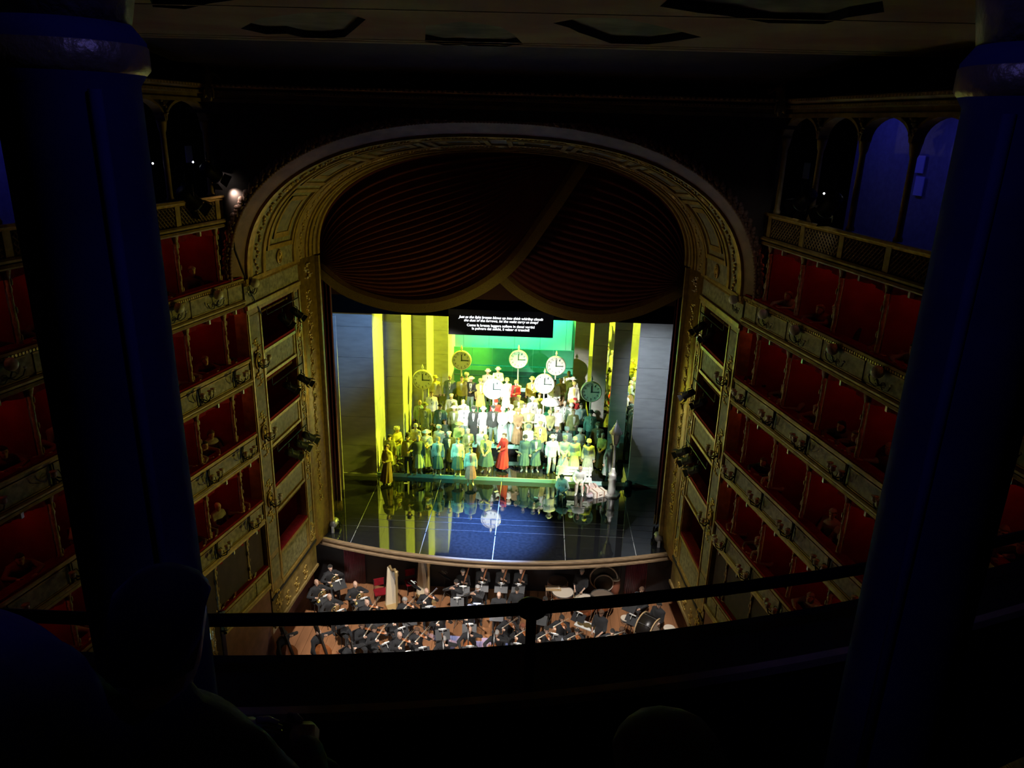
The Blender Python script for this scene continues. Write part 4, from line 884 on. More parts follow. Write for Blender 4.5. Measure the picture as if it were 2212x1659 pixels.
# (px, py of the head top, proto, top colour, bottom colour, hat, hat colour, hair, turn, forced level)
CH = [(836, 961, 'woman_shawl', YL, BR, None, None, 'bun', -.5, -1), (842, 945, 'man_coat', OL, DK, 'cap', DK, 'short_hair', -.3, 0), (857, 920, 'woman_c', YL, DG, 'turban', WH, None, .9, 0), (881, 934, 'man_b', OL, DK, 'tophat', DK, 'short_hair', 0, 0),
 (898, 914, 'woman_shawl', CR, OL, 'cloche', WH, None, -.2, 0), (921, 927, 'woman_shawl', WH, TL, 'wide', WH, 'bun', .1, 0), (904, 950, 'woman_a', DG, TL, None, None, 'bun', .2, 0), (946, 952, 'woman_a', GY, DT, 'cloche', BR, None, 0, 0),
 (948, 917, 'woman_a', WH, TL, 'turban', WH, None, .1, 0), (970, 930, 'man_coat', DK, DK, 'cap', WH, 'short_hair', .2, 0), (992, 910, 'woman_c', YL, TL, 'wide', YL, 'bun', 0, None), (1011, 926, 'woman_c', OL, OL, None, None, 'bun', .4, 0),
 (989, 948, 'woman_a', WH, DG, None, None, 'bun', 0, 0), (1017, 967, 'woman_a', WH, PK, None, None, 'bun', .1, -1), (1040, 923, 'woman_b', GY, BR, 'cloche', GY, None, .1, 0), (1052, 933, 'woman_lean', YL, DT, 'cloche', OL, None, -.2, 0),
 (1090, 936, 'woman_gown', RD, RD, None, None, 'bun', -.9, 0),
 (951, 875, 'man_a', DT, DT, 'bowler', DK, 'short_hair', .1, 1), (982, 877, 'man_coat', OL, TL, 'straw', WH, 'short_hair', 0, 1), (1001, 864, 'man_a', WH, WH, None, None, 'short_hair', 0, 1), (1014, 875, 'man_a', WH, GY, 'cap', WH, None, .1, 1), (1044, 879, 'man_a', WH, CR, 'fedora', WH, None, 0, 1),
 (1079, 882, 'woman_b', CR, TL, 'cloche', CR, None, 0, 1), (1104, 875, 'woman_shawl', WH, TL, 'turban', WH, None, .2, 1), (1142, 889, 'man_fold', OL, OL, None, None, None, 0, 1), (1134, 871, 'woman_b', CR, TL, None, None, 'bun', 0, 1),
 (1168, 908, 'man_a', YL, DG, 'cap', OL, 'short_hair', 0, 0), (1142, 916, 'woman_b', CR, YL, 'cloche', DG, None, 0, 0), (1135, 938, 'woman_a', DT, DT, 'cloche', DK, None, -.1, 0), (1158, 936, 'woman_c', DT, DT, 'cap', OL, 'bun', .2, 0),
 (1194, 938, 'man_c', WH, WH, 'fedora', CR, 'short_hair', .2, 0), (1204, 907, 'woman_a', DG, DG, 'turban', WH, None, -.3, 0), (1206, 920, 'man_b', DK, DK, 'cap', BR, 'short_hair', -.4, 0), (1223, 921, 'woman_a', TL, TL, 'turban', TL, None, 0, 0), (1221, 940, 'woman_b', TL, WH, 'cloche', DG, None, 0, 0),
 (1242, 942, 'woman_a', TL, GY, 'cloche', TL, None, .1, 0), (1254, 924, 'woman_shawl', WH, GY, 'turban', WH, None, .4, 0), (1273, 947, 'woman_a', GY, GY, 'cloche', WH, None, -.1, 0), (1293, 904, 'man_a', BR, BR, 'fedora', BR, 'short_hair', 0, 0), (1303, 936, 'woman_b', YL, DK, None, None, 'bun', -.5, 0), (1320, 957, 'woman_walk', GY, GY, None, None, 'bun', .35, 0),
 (1277, 889, 'man_a', TL, DT, 'fedora', DK, 'short_hair', .1, 1), (1238, 898, 'man_b', OL, DG, None, None, 'short_hair', .2, 1),
 (907, 865, 'man_a', TL, DG, None, None, None, .1, 1), (932, 846, 'man_a', WH, OL, None, None, 'short_hair', .2, 1), (940, 837, 'man_a', YL, BR, 'fedora', YL, 'short_hair', .3, 2), (972, 822, 'man_a', DG, DG, None, None, None, 0, 2), (975, 849, 'man_a', WH, CR, 'cap', WH, 'short_hair', 0, 1),
 (998, 824, 'man_a', YL, DG, None, None, 'short_hair', -.1, 2), (1008, 804, 'woman_a', WH, OL, 'turban', WH, None, .1, 2), (1021, 820, 'man_b', DK, TL, 'straw', WH, 'short_hair', -.2, 2), (1034, 821, 'woman_c', YL, YL, 'cloche', OL, None, .3, 2), (1054, 796, 'man_a', CR, DG, 'fedora', WH, 'short_hair', 0, 2), (1076, 792, 'man_b', CR, DG, 'fedora', WH, 'short_hair', 0, 2),
 (1096, 828, 'woman_a', CR, CR, 'cloche', YL, None, .3, 2), (1114, 828, 'woman_c', RD, BR, 'cloche', OL, None, -.3, 2), (1071, 861, 'woman_c', RD, BR, 'cloche', RD, None, .4, 1), (1121, 852, 'man_c', OL, RD, 'cap', OL, 'short_hair', 0, 1), (1150, 813, 'man_b', YL, TL, 'fedora', YL, 'short_hair', 0, 2), (1151, 856, 'man_a', WH, CR, 'fedora', WH, 'short_hair', .2, 1),
 (1166, 850, 'woman_a', YL, OL, None, None, 'bun', 0, 1), (1201, 837, 'man_a', WH, CR, None, None, 'short_hair', 0, 2), (1209, 817, 'woman_c', YL, BR, 'cap', CR, 'bun', .2, 2), (1229, 802, 'man_a', CR, CR, None, None, 'short_hair', .1, 2), (1239, 813, 'woman_a', WH, CR, 'wide', WH, None, -.2, 2), (1241, 832, 'woman_a', CR, YL, 'cloche', YL, None, 0, 2), (1243, 858, 'woman_b', RD, RD, 'cap', RD, 'bun', .3, 1),
 (1225, 869, 'man_a', GY, GY, None, None, 'short_hair', -.1, 1), (1231, 867, 'woman_a', WH, OL, 'cloche', WH, None, .1, 1), (1256, 872, 'man_b', LB, DK, None, None, 'short_hair', .2, 1), (1203, 878, 'woman_shawl', WH, OL, 'straw', WH, None, 0, 1), (1172, 888, 'man_c', WH, DG, None, None, 'short_hair', -.3, 1),
 (961, 905, 'woman_c', DG, DG, None, None, 'bun', .1, 0), (1024, 902, 'man_coat', DK, DK, 'fedora', DK, 'short_hair', 0, 1), (1062, 905, 'man_a', DK, DG, 'cap', DK, 'short_hair', .2, 1), (1118, 900, 'woman_b', BR, BR, 'cloche', BR, None, 0, 1), (1185, 892, 'woman_b', OL, DG, 'cloche', OL, None, .1, 1), (918, 893, 'man_a', OL, OL, 'fedora', OL, 'short_hair', .2, 1)]
LZ = [.18, .70, 1.20, 1.70]; LY = [(5.25, 7.4), (7.6, 10.0), (10.2, 12.4), (12.6, 15)]
placed = []
for i, (px, py, key, c1, c2, hat, hc_, hair, turn, lv) in enumerate(CH):
    fem = STAND[key].get('fem'); h = (1.72 if not hat else (1.85 if hat == 'tophat' else 1.78))
    sc = random.Random(i).uniform(.96, 1.03)*(1.0 if fem else 1.035)
    if lv == -1: z = 0
    elif lv is None: lv = 0; z = LZ[0]
    else: z = LZ[lv]
    p = at(px, py, 2, z+h*sc)
    if lv >= 0: y = min(max(p.y, LY[lv][0]), LY[lv][1]); p = at(px, py, 1, y) if abs(y-p.y) > .01 else p; p.y = y
    placed.append([i, p.x, p.y, z, key, c1, c2, hat, hc_, hair, turn, sc, max(lv, 0)])
for _it in range(40):
    for a in placed:
        for c in placed:
            if a is c or a[12] != c[12] or abs(a[3]-c[3]) > .1: continue
            dx, dy = a[1]-c[1], a[2]-c[2]; d = hypot(dx, dy)
            if 1e-6 < d < .44:
                k = (.44-d)/d*.25; a[1] += dx*k*.6; c[1] -= dx*k*.6; a[2] += dy*k; c[2] -= dy*k
    for a in placed:
        if a[3] > .01: a[2] = min(max(a[2], LY[a[12]][0]), LY[a[12]][1])
byrow = {}
for q in placed: byrow.setdefault(q[12], []).append(q)
ORD = ['first', 'second', 'third', 'fourth', 'fifth', 'sixth', 'seventh', 'eighth', 'ninth', 'tenth', 'eleventh', 'twelfth', 'thirteenth', 'fourteenth', 'fifteenth', 'sixteenth', 'seventeenth', 'eighteenth', 'nineteenth', 'twentieth']
def ordi(n): return ORD[n] if n < 20 else ('twenty-'+ORD[n-20] if n < 29 else ('thirtieth' if n == 29 else 'thirty-'+ORD[n-30] if n < 39 else 'fortieth' if n == 39 else 'forty-'+ORD[n-40]))
GN = {'man_coat': 'overcoat', 'woman_shawl': 'shawl', 'woman_b': 'blouse', 'woman_walk': 'blouse', 'woman_gown': 'gown'}
ROWN = ['lowest step', 'second step', 'third step']
for lv, row in byrow.items():
    row.sort(key=lambda q: q[1])
    for n, (i, x, y, z, key, c1, c2, hat, hc_, hair, turn, sc, _l) in enumerate(row):
        fem = STAND[key].get('fem'); gar = GN.get(key, 'coat' if STAND[key].get('top') == 'coat' else 'jacket')
        lab = '%s in %s %s%s, %s from pale pillars on %s' % ('woman' if fem else 'man', CN[c1], gar, (' and %s %s' % (CN[hc_], HN[hat])) if hat else '', ordi(n), ROWN[lv])
        hairc = [(.10, .06, .03), (.04, .03, .02), (.35, .22, .08), (.45, .42, .38)][i % 4]
        cols = dict(top=c1, bottom=c2, hat=hc_ or DK, hair=hairc, shoe=(.5, .48, .4) if fem else (.05, .04, .03))
        if not fem: cols['shirt'] = WH; cols['tie'] = DK if i % 3 else None
        elif i % 2 and STAND[key].get('top') in ('coat', 'jacket'): cols['shirt'] = c2 if c2 != c1 else CR
        if lv == 0 and key == 'woman_gown': lab = 'woman in long red gown standing on the open lowest step holding a paper'
        if key == 'woman_walk': lab = 'woman in grey pleated skirt walking behind the street lamp'
        person(key, (x, y, z), turn, cols, hat, hair, sc, lab, 'chorus on the steps')
# things carried
r = empty('parasol', (2.02, 8.75, .7), label='open white parasol held among the chorus below the pale green clock', cat='parasol')
b = MB(); b.lathe([(.45, 1.62), (.43, 1.68), (.33, 1.78), (.18, 1.85), (.01, 1.88)], n=10); b.obj('canopy', cloth(WH), r)
MB().tube([(0, 0, .9), (0, 0, 1.96)], .012, 6).obj('shaft', cloth(BR), r)
MB().box(-.13, .13, -.004, .004, -.09, .09).obj('song_sheet', WHITEP, loc=(.68, 5.55, 1.20), rot=(.7, 0, -.6), label='white sheet of paper held by the woman in the red gown', cat='paper')
r = empty('rucksack', (4.80, 5.62, 1.18), .35, label='brown leather rucksack on the back of the walking woman', cat='rucksack')
b = MB(); b.ball((-.18, .10, .05), (.14, .09, .20), 10, 7); b.obj('body', cloth((.30, .15, .07)), r, True); MB().tube([(-.26, .02, .2), (-.24, -.13, .12), (-.24, -.1, -.1)], .018, 5).obj('strap', cloth((.2, .1, .05)), r)
for px, py, c, l in ((868, 985, (.75, .6, .2), 'yellow bag held by the capped man near the pillars'), (893, 985, (.8, .78, .7), 'white bag carried beside the man in the top hat'), (1143, 992, (.65, .65, .15), 'yellow-green bag beside the woman in the dark teal coat'), (1123, 990, (.35, .42, .2), 'green bag held at the side of the dark teal woman')):
    p = at(px, py, 2, .62); r = empty('handbag', (p.x, p.y, .48), .2, label=l, cat='bag', group='bags carried by the chorus')
    MB().box(-.11, .11, -.05, .05, 0, .27).obj('body', cloth(c), r); MB().tube([(-.07, 0, .27), (-.05, 0, .36), (.05, 0, .36), (.07, 0, .27)], .012, 6).obj('handle', cloth(BR), r)
person('crouch', (2.62, 4.15, 0), -.5, dict(top=WH, bottom=(.42, .52, .68), hair=(.16, .08, .04), shoe=(.7, .68, .62)), None, 'short_hair', .95, 'brown-haired child in white shirt and pale blue trousers crouching at the bench')
q = person('bench_sit', (3.30, 4.62, 0), -.1, dict(top=WH, bottom=CR, hair=(.5, .35, .2), shoe=(.75, .72, .68)), None, 'short_hair', .98, 'person in white bending forward on the white bench with red socks')
for x in (-.12, .14): MB().tube([(x, -.355, .12), (x, -.32, .24), (x, -.29, .34)], [.062, .072, .078], 8).obj('sock', cloth(RD), q)
# ================================================================== orchestra
VARN = mat('violin_varnish', (.38, .12, .035), .3, noise=.3, nscale=8); VARND = mat('dark_varnish', (.22, .08, .03), .3); EBON = mat('ebony', (.015, .012, .01), .35)
BOWW = mat('bow_wood', (.55, .38, .2), .4); BRASS = mat('brass', (.78, .60, .26), .25, .9); SILV = mat('silver', (.75, .75, .74), .25, .9); COPPER = mat('copper', (.55, .24, .12), .3, .85)
HARPW = mat('harp_soundboard', (.82, .70, .50), .4); HARPG = mat('harp_gold', (.62, .44, .2), .35, .5); DRUMH = mat('drumhead', (.70, .60, .48), .55); PAPER = mat('sheet_paper', (.85, .84, .80), .7); DRUMB = mat('drum_shell', (.28, .10, .06), .35)
GONGM = mat('dark_bronze_gong', (.05, .045, .035), .4, .6)
CHB = mat('chair_black', (.015, .015, .017), .5)
def violin_mesh(L, w, t):
    b = MB(); pr = []
    for k in range(15):
        u = k/14; pr.append((u*L, w*(.5+.5*sin(pi*min(1, u*1.05+.02))**.4*1)*(1-.34*math.exp(-((u-.5)/.10)**2))*(1.0 if u < .5 else .86)*(sin(pi*min(max(u, .03), .97))**.35)))
    b.loft([[(-x, y, -t/2) for y, x in pr]+[(x, y, -t/2) for y, x in reversed(pr)], [(-x*1.02, y, t/2) for y, x in pr]+[(x*1.02, y, t/2) for y, x in reversed(pr)]]); return b.mesh('body', VARN)
def strung(key, L, w, t, neck):
    body = violin_mesh(L, w, t)
    b = MB(); b.box(-w*.09, w*.09, L*.55, L+neck, t/2, t/2+t*.35); b.box(-w*.07, w*.07, L, L+neck, t*.1, t/2); n = b.mesh('fingerboard', EBON)
    b = MB(); b.tube([(0, L+neck, t*.3), (0, L+neck*1.25, t*.2), (0, L+neck*1.3, -t*.1)], [w*.09, w*.08, w*.10], 6); sc = b.mesh('scroll', VARND, True)
    b = MB(); b.box(-w*.2, w*.2, L*.38, L*.40, t/2, t/2+t*.6); br = b.mesh('bridge', BOWW)
    return [('body', body), ('fingerboard', n), ('scroll', sc), ('bridge', br)]
VLN = strung('violin', .36, .105, .05, .2); CEL = strung('cello', .75, .22, .14, .42); BAS = strung('double_bass', 1.12, .34, .22, .62)
def bow_mesh(L):
    b = MB(); b.tube([(0, 0, 0), (0, L*.5, -.006), (0, L, .02)], [.006, .005, .004], 5); st = b.mesh('stick', BOWW); b = MB(); b.box(-.004, .004, .03, L-.02, -.03, -.026); b.box(-.008, .008, .01, .07, -.03, 0); return [('stick', st), ('hair', b.mesh('hair', PAPER))]
BOW = bow_mesh(.70)
def horn_parts():
    b = MB(); n = 60; pts = []; rad = []
    for k in range(n): a = k/n*4*pi; r = .135-.01*sin(a/2); pts.append((r*cos(a), .02*k/n-.01, r*sin(a))); rad.append(.008+.006*k/n)
    b.tube(pts, rad, 7); coil = b.mesh('coil', BRASS, True)
    b = MB(); b.tube([(.13, 0, 0), (.06, .01, -.14), (-.06, .03, -.22), (-.16, .05, -.27), (-.21, .06, -.29)], [.014, .022, .04, .085, .155], 16, False); bell = b.mesh('bell', BRASS, True)
    b = MB()
    for k in range(4): b.tube([(-.06+.045*k, -.02, -.03), (-.06+.045*k, -.02, .06)], .016, 7)
    v = b.mesh('valves', BRASS, True); b = MB(); b.tube([(.12, 0, .06), (.05, .06, .16), (0, .10, .22)], [.007, .006, .011], 6); return [('coil', coil), ('bell', bell), ('valve_block', v), ('mouthpiece', b.mesh('mp', SILV))]
HRN = horn_parts()
def rod(L, r, m, bell=0, keys=True):
    b = MB(); b.tube([(0, 0, 0), (0, 0, L*.9), (0, 0, L)], [r, r*1.15, r*1.3+bell], 8); q = [('tube', b.mesh('tube', m, True))]
    if keys:
        b = MB()
        for k in range(10): b.ball((0, -r*1.1, L*(.2+.065*k)), (r*.6, r*.4, r*.6), 6, 4)
        q.append(('keywork', b.mesh('keywork', SILV, True)))
    return q
FLT = rod(.66, .011, SILV); CLA = rod(.62, .014, EBON, .02); BSN = rod(1.25, .028, VARND)
def make_thing(name, parts, M, label, cat, group=None):
    r = empty(name, label=label, cat=cat, group=group); r.matrix_world = M
    for nm, me in parts: inst(nm, me, r)
    return r
def basis(o, x, y):
    x = Vector(x).normalized(); y = Vector(y); y = (y-x*y.dot(x)).normalized(); z = x.cross(y); o = Vector(o)
    return Matrix(((x.x, y.x, z.x, o.x), (x.y, y.y, z.y, o.y), (x.z, y.z, z.z, o.z), (0, 0, 0, 1)))
# chair and stand prototypes
def chair_parts():
    q = []; b = MB(); b.box(-.22, .22, -.22, .22, .42, .46); q.append(('seat', b.mesh('seat', CHB))); b = MB(); b.box(-.2, .2, .20, .23, .6, .88); q.append(('backrest', b.mesh('back', CHB)))
    for x in (-.19, .19):
        for y in (-.19, .19):
            b = MB(); b.tube([(x, y, 0), (x, y, .43 if y < 0 else .88)], .012, 6); q.append(('leg', b.mesh('leg', CHB)))
    return q
CHR = chair_parts()
def stand_parts():
    q = []
    b = MB(); b.T = Matrix.Translation((0, 0, .92)) @ Matrix.Rotation(-.85, 4, 'X'); b.box(-.24, .24, -.006, .006, -.17, .17); b.box(-.24, .24, -.05, .0, -.18, -.17); q.append(('desk', b.mesh('desk', CHB)))
    b = MB(); b.T = Matrix.Translation((0, 0, .92)) @ Matrix.Rotation(-.85, 4, 'X'); b.box(-.21, -.003, .007, .012, -.15, .15); b.box(.003, .21, .007, .012, -.15, .15); q.append(('score', b.mesh('score', PAPER)))
    b = MB(); b.tube([(0, 0, .03), (0, 0, .9)], .012, 6); q.append(('pole', b.mesh('pole', CHB)))
    b = MB()
    for k in range(3): a = k*2*pi/3; b.tube([(0, 0, .25), (.25*cos(a), .25*sin(a), .01)], .01, 5)
    q.append(('tripod', b.mesh('tripod', CHB)))
    b = MB(); b.box(-.13, .13, .02, .06, 1.10, 1.12); b.tube([(0, -.12, 1.02), (0, -.06, 1.1), (0, .04, 1.11)], .008, 5); q.append(('stand_light', b.mesh('sl', WHITEP)))
    return q
STD = stand_parts()
def stand_inst(s):
    d = None
    for nm, me in STD: o = inst(nm, me, d if nm == 'score' else s); d = o if nm == 'desk' else d
CON = Vector((0, -7.2, 0))
# (px, py of head top, role, hair colour, hair style, extra turn)
BK = (.02, .016, .012); GR = (.38, .36, .34); BRH = (.12, .06, .03); RH = (.25, .07, .03)
ORC = [(713, 1222, 'horn', BK, 'short_hair', 'rearmost horn by the red curtain'), (683, 1254, 'horn', GR, None, 'bald, nearest the pit wall'), (767, 1258, 'horn', BRH, None, 'balding, beside the red curtain'), (711, 1285, 'horn', GR, None, 'bald, front horn'),
 (791, 1296, 'violin', GR, None, 'bald, in front of the harps'), (740, 1321, 'violin', GR, None, 'just above the rail near the horns'), (874, 1291, 'violin', GR, 'short_hair', 'below the nearer harp'), (848, 1318, 'violin', BK, 'short_hair', 'black-haired, at the rail below the harp'), (921, 1272, 'violin', BRH, None, 'balding, in front of the second harp'), (950, 1318, 'violin', BK, 'short_hair', 'dark-haired at the rail'),
 (1000, 1231, 'reed', GR, 'short_hair', 'grey-haired, rear row end by the harp'), (986, 1254, 'flute', BK, 'short_hair', 'second row nearest the harps'), (1043, 1223, 'reed', GR, None, 'rear row, bald, second from harps'), (1087, 1225, 'reed', BRH, 'short_hair', 'rear row, third from harps'), (1126, 1227, 'reed', BRH, None, 'rear row, nearest the timpani'),
 (1032, 1266, 'flute', GR, 'short_hair', 'second row, tilting the flute'), (1078, 1281, 'rest', BRH, None, 'second row, head bowed'), (1117, 1270, 'rest', BK, 'short_hair', 'second row, in blue-black shirt'), (1014, 1307, 'violin', GR, 'short_hair', 'below the flutes at the rail'), (1179, 1290, 'violin', BK, 'short_hair', 'beside the timpani'),
 (1258, 1228, 'percussion', GR, 'short_hair', 'standing behind the timpani'), (1387, 1270, 'rest', BRH, 'short_hair', 'alone by the timpani-side curtain'),
 (606, 1362, 'bass', BK, 'short_hair', 'double bass nearest the pit wall'), (681, 1360, 'bass', BRH, None, 'double bass standing in from the wall'), (752, 1384, 'cello', BK, 'short_hair', 'bearded, lowest by the parapet'), (726, 1412, 'cello', RH, 'long_hair', 'red-haired, at the parapet edge'), (817, 1400, 'cello', BK, 'short_hair', 'only head showing over the parapet'), (806, 1352, 'violin', BK, 'short_hair', 'just under the rail'),
 (862, 1366, 'violin', GR, None, 'bald, bent to a page'), (900, 1356, 'violin', BRH, 'short_hair', 'in mid group under the rail'), (958, 1373, 'cello', GR, 'short_hair', 'grey-haired cello'), (1015, 1352, 'cello', GR, None, 'bald cello by the rail post'), (1074, 1360, 'cello', GR, 'long_hair', 'grey curly-haired cello'), (1130, 1348, 'violin', RH, 'long_hair', 'red-haired beside the rail post'),
 (1182, 1354, 'violin', BK, 'long_hair', 'long dark hair just past the rail post'), (1215, 1330, 'violin', BK, 'long_hair', 'behind the long-haired player, in jeans'), (1248, 1357, 'violin', BK, 'bun', 'dark hair tied back, near percussion'), (1325, 1360, 'violin', BK, 'short_hair', 'low beside the bass drum'), (1345, 1356, 'violin', BRH, 'short_hair', 'close beside the bass drum'), (1300, 1318, 'percussion', BRH, 'short_hair', 'standing at the cymbal table'), (1425, 1300, 'percussion', BK, 'short_hair', 'standing behind the bass drum'),
 (780, 1345, 'violin', BRH, 'short_hair', 'half hidden behind the rail'), (1100, 1330, 'violin', BK, 'bun', 'hidden behind the rail near its post')]
INST = {'horn': 'french horn', 'violin': 'violin', 'cello': 'cello', 'bass': 'double bass', 'flute': 'flute', 'reed': 'bassoon', 'rest': 'no instrument', 'percussion': 'drumsticks'}
NOTE = {}
for i, (px, py, role, hc_, hair, note) in enumerate(ORC):
    hgt = {'percussion': 1.72, 'bass': 1.60}.get(role, 1.27)
    p = at(px, py, 2, PZ+hgt); x, y = p.x, p.y
    if y > .35: y = .35
    lim = 6.93+.0755*(1-y)-.45; x = max(-lim, min(lim, x))
    d = CON-Vector((x, y, 0)); rz = atan2(d.x, -d.y)*.75
    rz = -rz if False else atan2(d.x, -d.y)*(.9 if abs(x) > 3 else .7)
    col = dict(top=(.014, .014, .016), bottom=(.016, .016, .018), hair=hc_)
    if 'jeans' in note: col['bottom'] = (.30, .33, .40)
    r = person(role, (x, y, PZ), rz, col, None, hair, 1.0, ('musician in black with %s, %s' % (INST[role], note)), 'orchestra in the pit', [SKIN, SKINB][i % 2])
    L = Matrix.Translation((x, y, PZ)) @ Matrix.Rotation(rz, 4, 'Z')
    if role not in ('percussion', 'bass'):
        c = empty('orchestra_chair', (x, y+.0, PZ), rz, label='black chair under the musician, '+note, cat='chair', group='orchestra chairs')
        for nm, me in CHR: inst(nm, me, c, loc=(0, .04, 0))
    if role == 'violin':
        M = L @ basis((.06, -.14, 1.10), (-.55, -.3, .35), (.55, -.75, .05)); make_thing('violin', VLN, M, 'brown violin held by the musician '+note, 'violin', 'violins in the pit')
        M = L @ basis((-.17, -.46, 1.06), (.4, .3, -.5), (.42, -.05, .75)); make_thing('violin_bow', BOW, M, 'bow held by the violinist '+note, 'bow', 'bows in the pit')
    elif role == 'cello':
        M = L @ basis((-.05, -.52, .22), (1, .05, 0), (.14, .30, .94)); make_thing('cello', CEL, M, 'cello held between the knees, '+note, 'cello', 'cellos in the pit')
        M = L @ basis((-.36, -.48, .70), (.1, .3, .9), (.9, -.12, .12)); make_thing('cello_bow', BOW, M, 'bow crossing the cello, '+note, 'bow', 'bows in the pit')
    elif role == 'bass':
        M = L @ basis((.02, -.60, .14), (1, .12, 0), (.10, .36, .92)); make_thing('double_bass', BAS, M, 'large double bass, '+note, 'double bass', 'double basses')
        M = L @ basis((-.42, -.52, .80), (.1, .3, .9), (.9, -.1, .1)); make_thing('bass_bow', BOW, M, 'bow of the '+note, 'bow', 'bows in the pit')
    elif role == 'horn': make_thing('french_horn', HRN, L @ basis((.04, -.36, .88), (.85, -.1, .3), (.05, .95, .2)), 'coiled brass horn held by the musician '+note, 'horn', 'horns in the pit')
    elif role == 'flute': make_thing('flute', FLT, L @ basis((-.48, -.20, 1.04), (.1, .9, 0), (.2, 0, 1)) @ Matrix.Rotation(radians(0), 4, 'Z') if False else L @ Matrix.Translation((-.50, -.22, 1.04)) @ Vector((.58, .05, .20)).to_track_quat('Z', 'Y').to_matrix().to_4x4(), 'silver flute of the musician '+note, 'flute', 'flutes in the pit')
    elif role == 'reed': make_thing('bassoon', BSN, L @ Matrix.Translation((-.10, -.30, .42)) @ Vector((.25, -.05, .95)).to_track_quat('Z', 'Y').to_matrix().to_4x4(), 'dark wooden bassoon of the musician '+note, 'bassoon', 'bassoons in the pit')
    elif role == 'percussion':
        for sx in (-1, 1): make_thing('drumstick', [('stick', (lambda q: q)(rod(.38, .007, BOWW, .012, False)[0][1]))], L @ Matrix.Translation((sx*.14, -.34, .98)) @ Vector((-sx*.25, -.8, -.15)).to_track_quat('Z', 'Y').to_matrix().to_4x4(), 'wooden drumstick, %s hand of percussionist %s' % ('one' if sx < 0 else 'other', note), 'drumstick', 'drumsticks')
    if role in ('violin', 'cello', 'horn', 'flute', 'reed', 'rest') and i not in (5, 41, 42):
        q = L @ Vector((0, -.85, 0)); s = empty('music_stand', (q.x, q.y, PZ), rz, label='black music stand with white pages before musician, '+note, cat='music stand', group='music stands')
        stand_inst(s)
        lp = L @ Vector((0, -.80, 1.14)); tg_ = L @ Vector((0, 0, .75)); spot('stand_lamp', (lp.x, lp.y, PZ+1.15), tg_, 5.5, (1, .93, .85), 125, .6, .04)
# harps with red chairs
for k, (px, py, rz) in enumerate(((850, 1314, .5), (917, 1292, .5))):
    p = at(px, py, 2, PZ); y = min(p.y, .2); h = empty('harp', (p.x, y, PZ), rz, label='tall gilt concert harp, %s' % ('nearer to the horns' if k == 0 else 'nearer to the woodwinds'), cat='harp', group='concert harps'); h.scale = (.98,)*3
    b = MB(); b.loft([[(-w, .0+yy, z), (w, 0+yy, z), (w*.9, .16*w/.2+yy, z), (-w*.9, .16*w/.2+yy, z)] for z, w, yy in ((.12, .24, .12), (.6, .19, .2), (1.1, .13, .29), (1.55, .07, .38))]); b.obj('sound_box', HARPW, h)
    b = MB(); b.box(-.26, .26, -.55, .28, 0, .12); b.obj('pedestal', HARPG, h)
    b = MB(); b.lathe([(.06, 0), (.055, .1), (.045, .2), (.045, 1.5), (.05, 1.56), (.075, 1.62), (.06, 1.7), (.075, 1.76), (.05, 1.8)], (0, -.48, .1), 12); b.obj('column', HARPG, h, True)
    b = MB(); b.tube([(0, -.48, 1.82), (0, -.3, 1.86), (0, -.1, 1.72), (0, .1, 1.60), (0, .28, 1.66), (0, .40, 1.55)], [.05, .045, .04, .04, .045, .05], 8, True, 1.0); b.obj('neck', HARPG, h, True)
    b = MB()
    for j in range(22):
        u = j/21; b.tube([(0, -.40+.72*u, 1.76-.2*u+.04*sin(u*9)), (0, .05+.33*u, .22+1.30*u)], .0035, 3)
    o = b.obj('strings', PAPER, h); o['kind'] = 'stuff'
    q = p+Vector((-.55, .35, 0)); c = empty('red_chair', (q.x, min(q.y, .4), PZ), .4, label='chair with red upholstered back beside the harp nearer the %s' % ('horns' if k == 0 else 'woodwinds'), cat='chair', group='red harp chairs')
    for nm, me in CHR: o = inst(nm, me, c, [VELVET if nm in ('seat', 'backrest') else None])
    s = empty('music_stand', (p.x+.75, y+.1, PZ), 2.3, label='tilted music stand beside the harp nearer the %s' % ('horns' if k == 0 else 'woodwinds'), cat='music stand', group='music stands')
    stand_inst(s)
# timpani, gong, drums
for k, (px, py, rr, m, l) in enumerate(((1216, 1278, .40, DRUMH, 'pale kettledrum nearest the woodwinds'), (1264, 1297, .42, DRUMH, 'pale kettledrum nearest the rail'), (1301, 1288, .43, mat('dark_head', (.20, .15, .11), .5), 'dark-headed kettledrum in front of the gong'), (1205, 1255, .36, mat('dark_head_b', (.16, .11, .08), .5), 'dark-headed kettledrum at the back'))):
    p = at(px, py, 2, PZ+.85); y = min(p.y, .3); r = empty('timpani', (p.x, y, PZ), label=l, cat='kettledrum', group='timpani')
    b = MB(); b.lathe([(.05, .22), (rr*.6, .34), (rr*.92, .58), (rr, .82), (rr*.97, .82)], n=24); b.obj('bowl', COPPER, r, True)
    MB().lathe([(.002, .845), (rr*.96, .845), (rr*.97, .83)], n=28).obj('drumhead', m, r)
    MB().lathe([(rr*.97, .82), (rr*1.03, .82), (rr*1.03, .86), (rr*.97, .86)], n=28, cap=False).obj('hoop', SILV, r)
    for j in range(6):
        a = j*pi/3; MB().tube([(rr*1.04*cos(a), rr*1.04*sin(a), .84), (rr*1.0*cos(a), rr*1.0*sin(a), .5), (rr*.7*cos(a), rr*.7*sin(a), .05)], .012, 5).obj('tension_rod', SILV, r)
    for j in range(3):
        a = j*2*pi/3+.4; MB().tube([(.08*cos(a), .08*sin(a), .2), (rr*cos(a), rr*sin(a), .0)], .02, 5).obj('leg', BLACKM, r)
p = at(1300, 1270, 2, PZ+.9); g = empty('tam_tam', (p.x+.1, .35, PZ), label='large hanging gong behind the timpani', cat='gong')
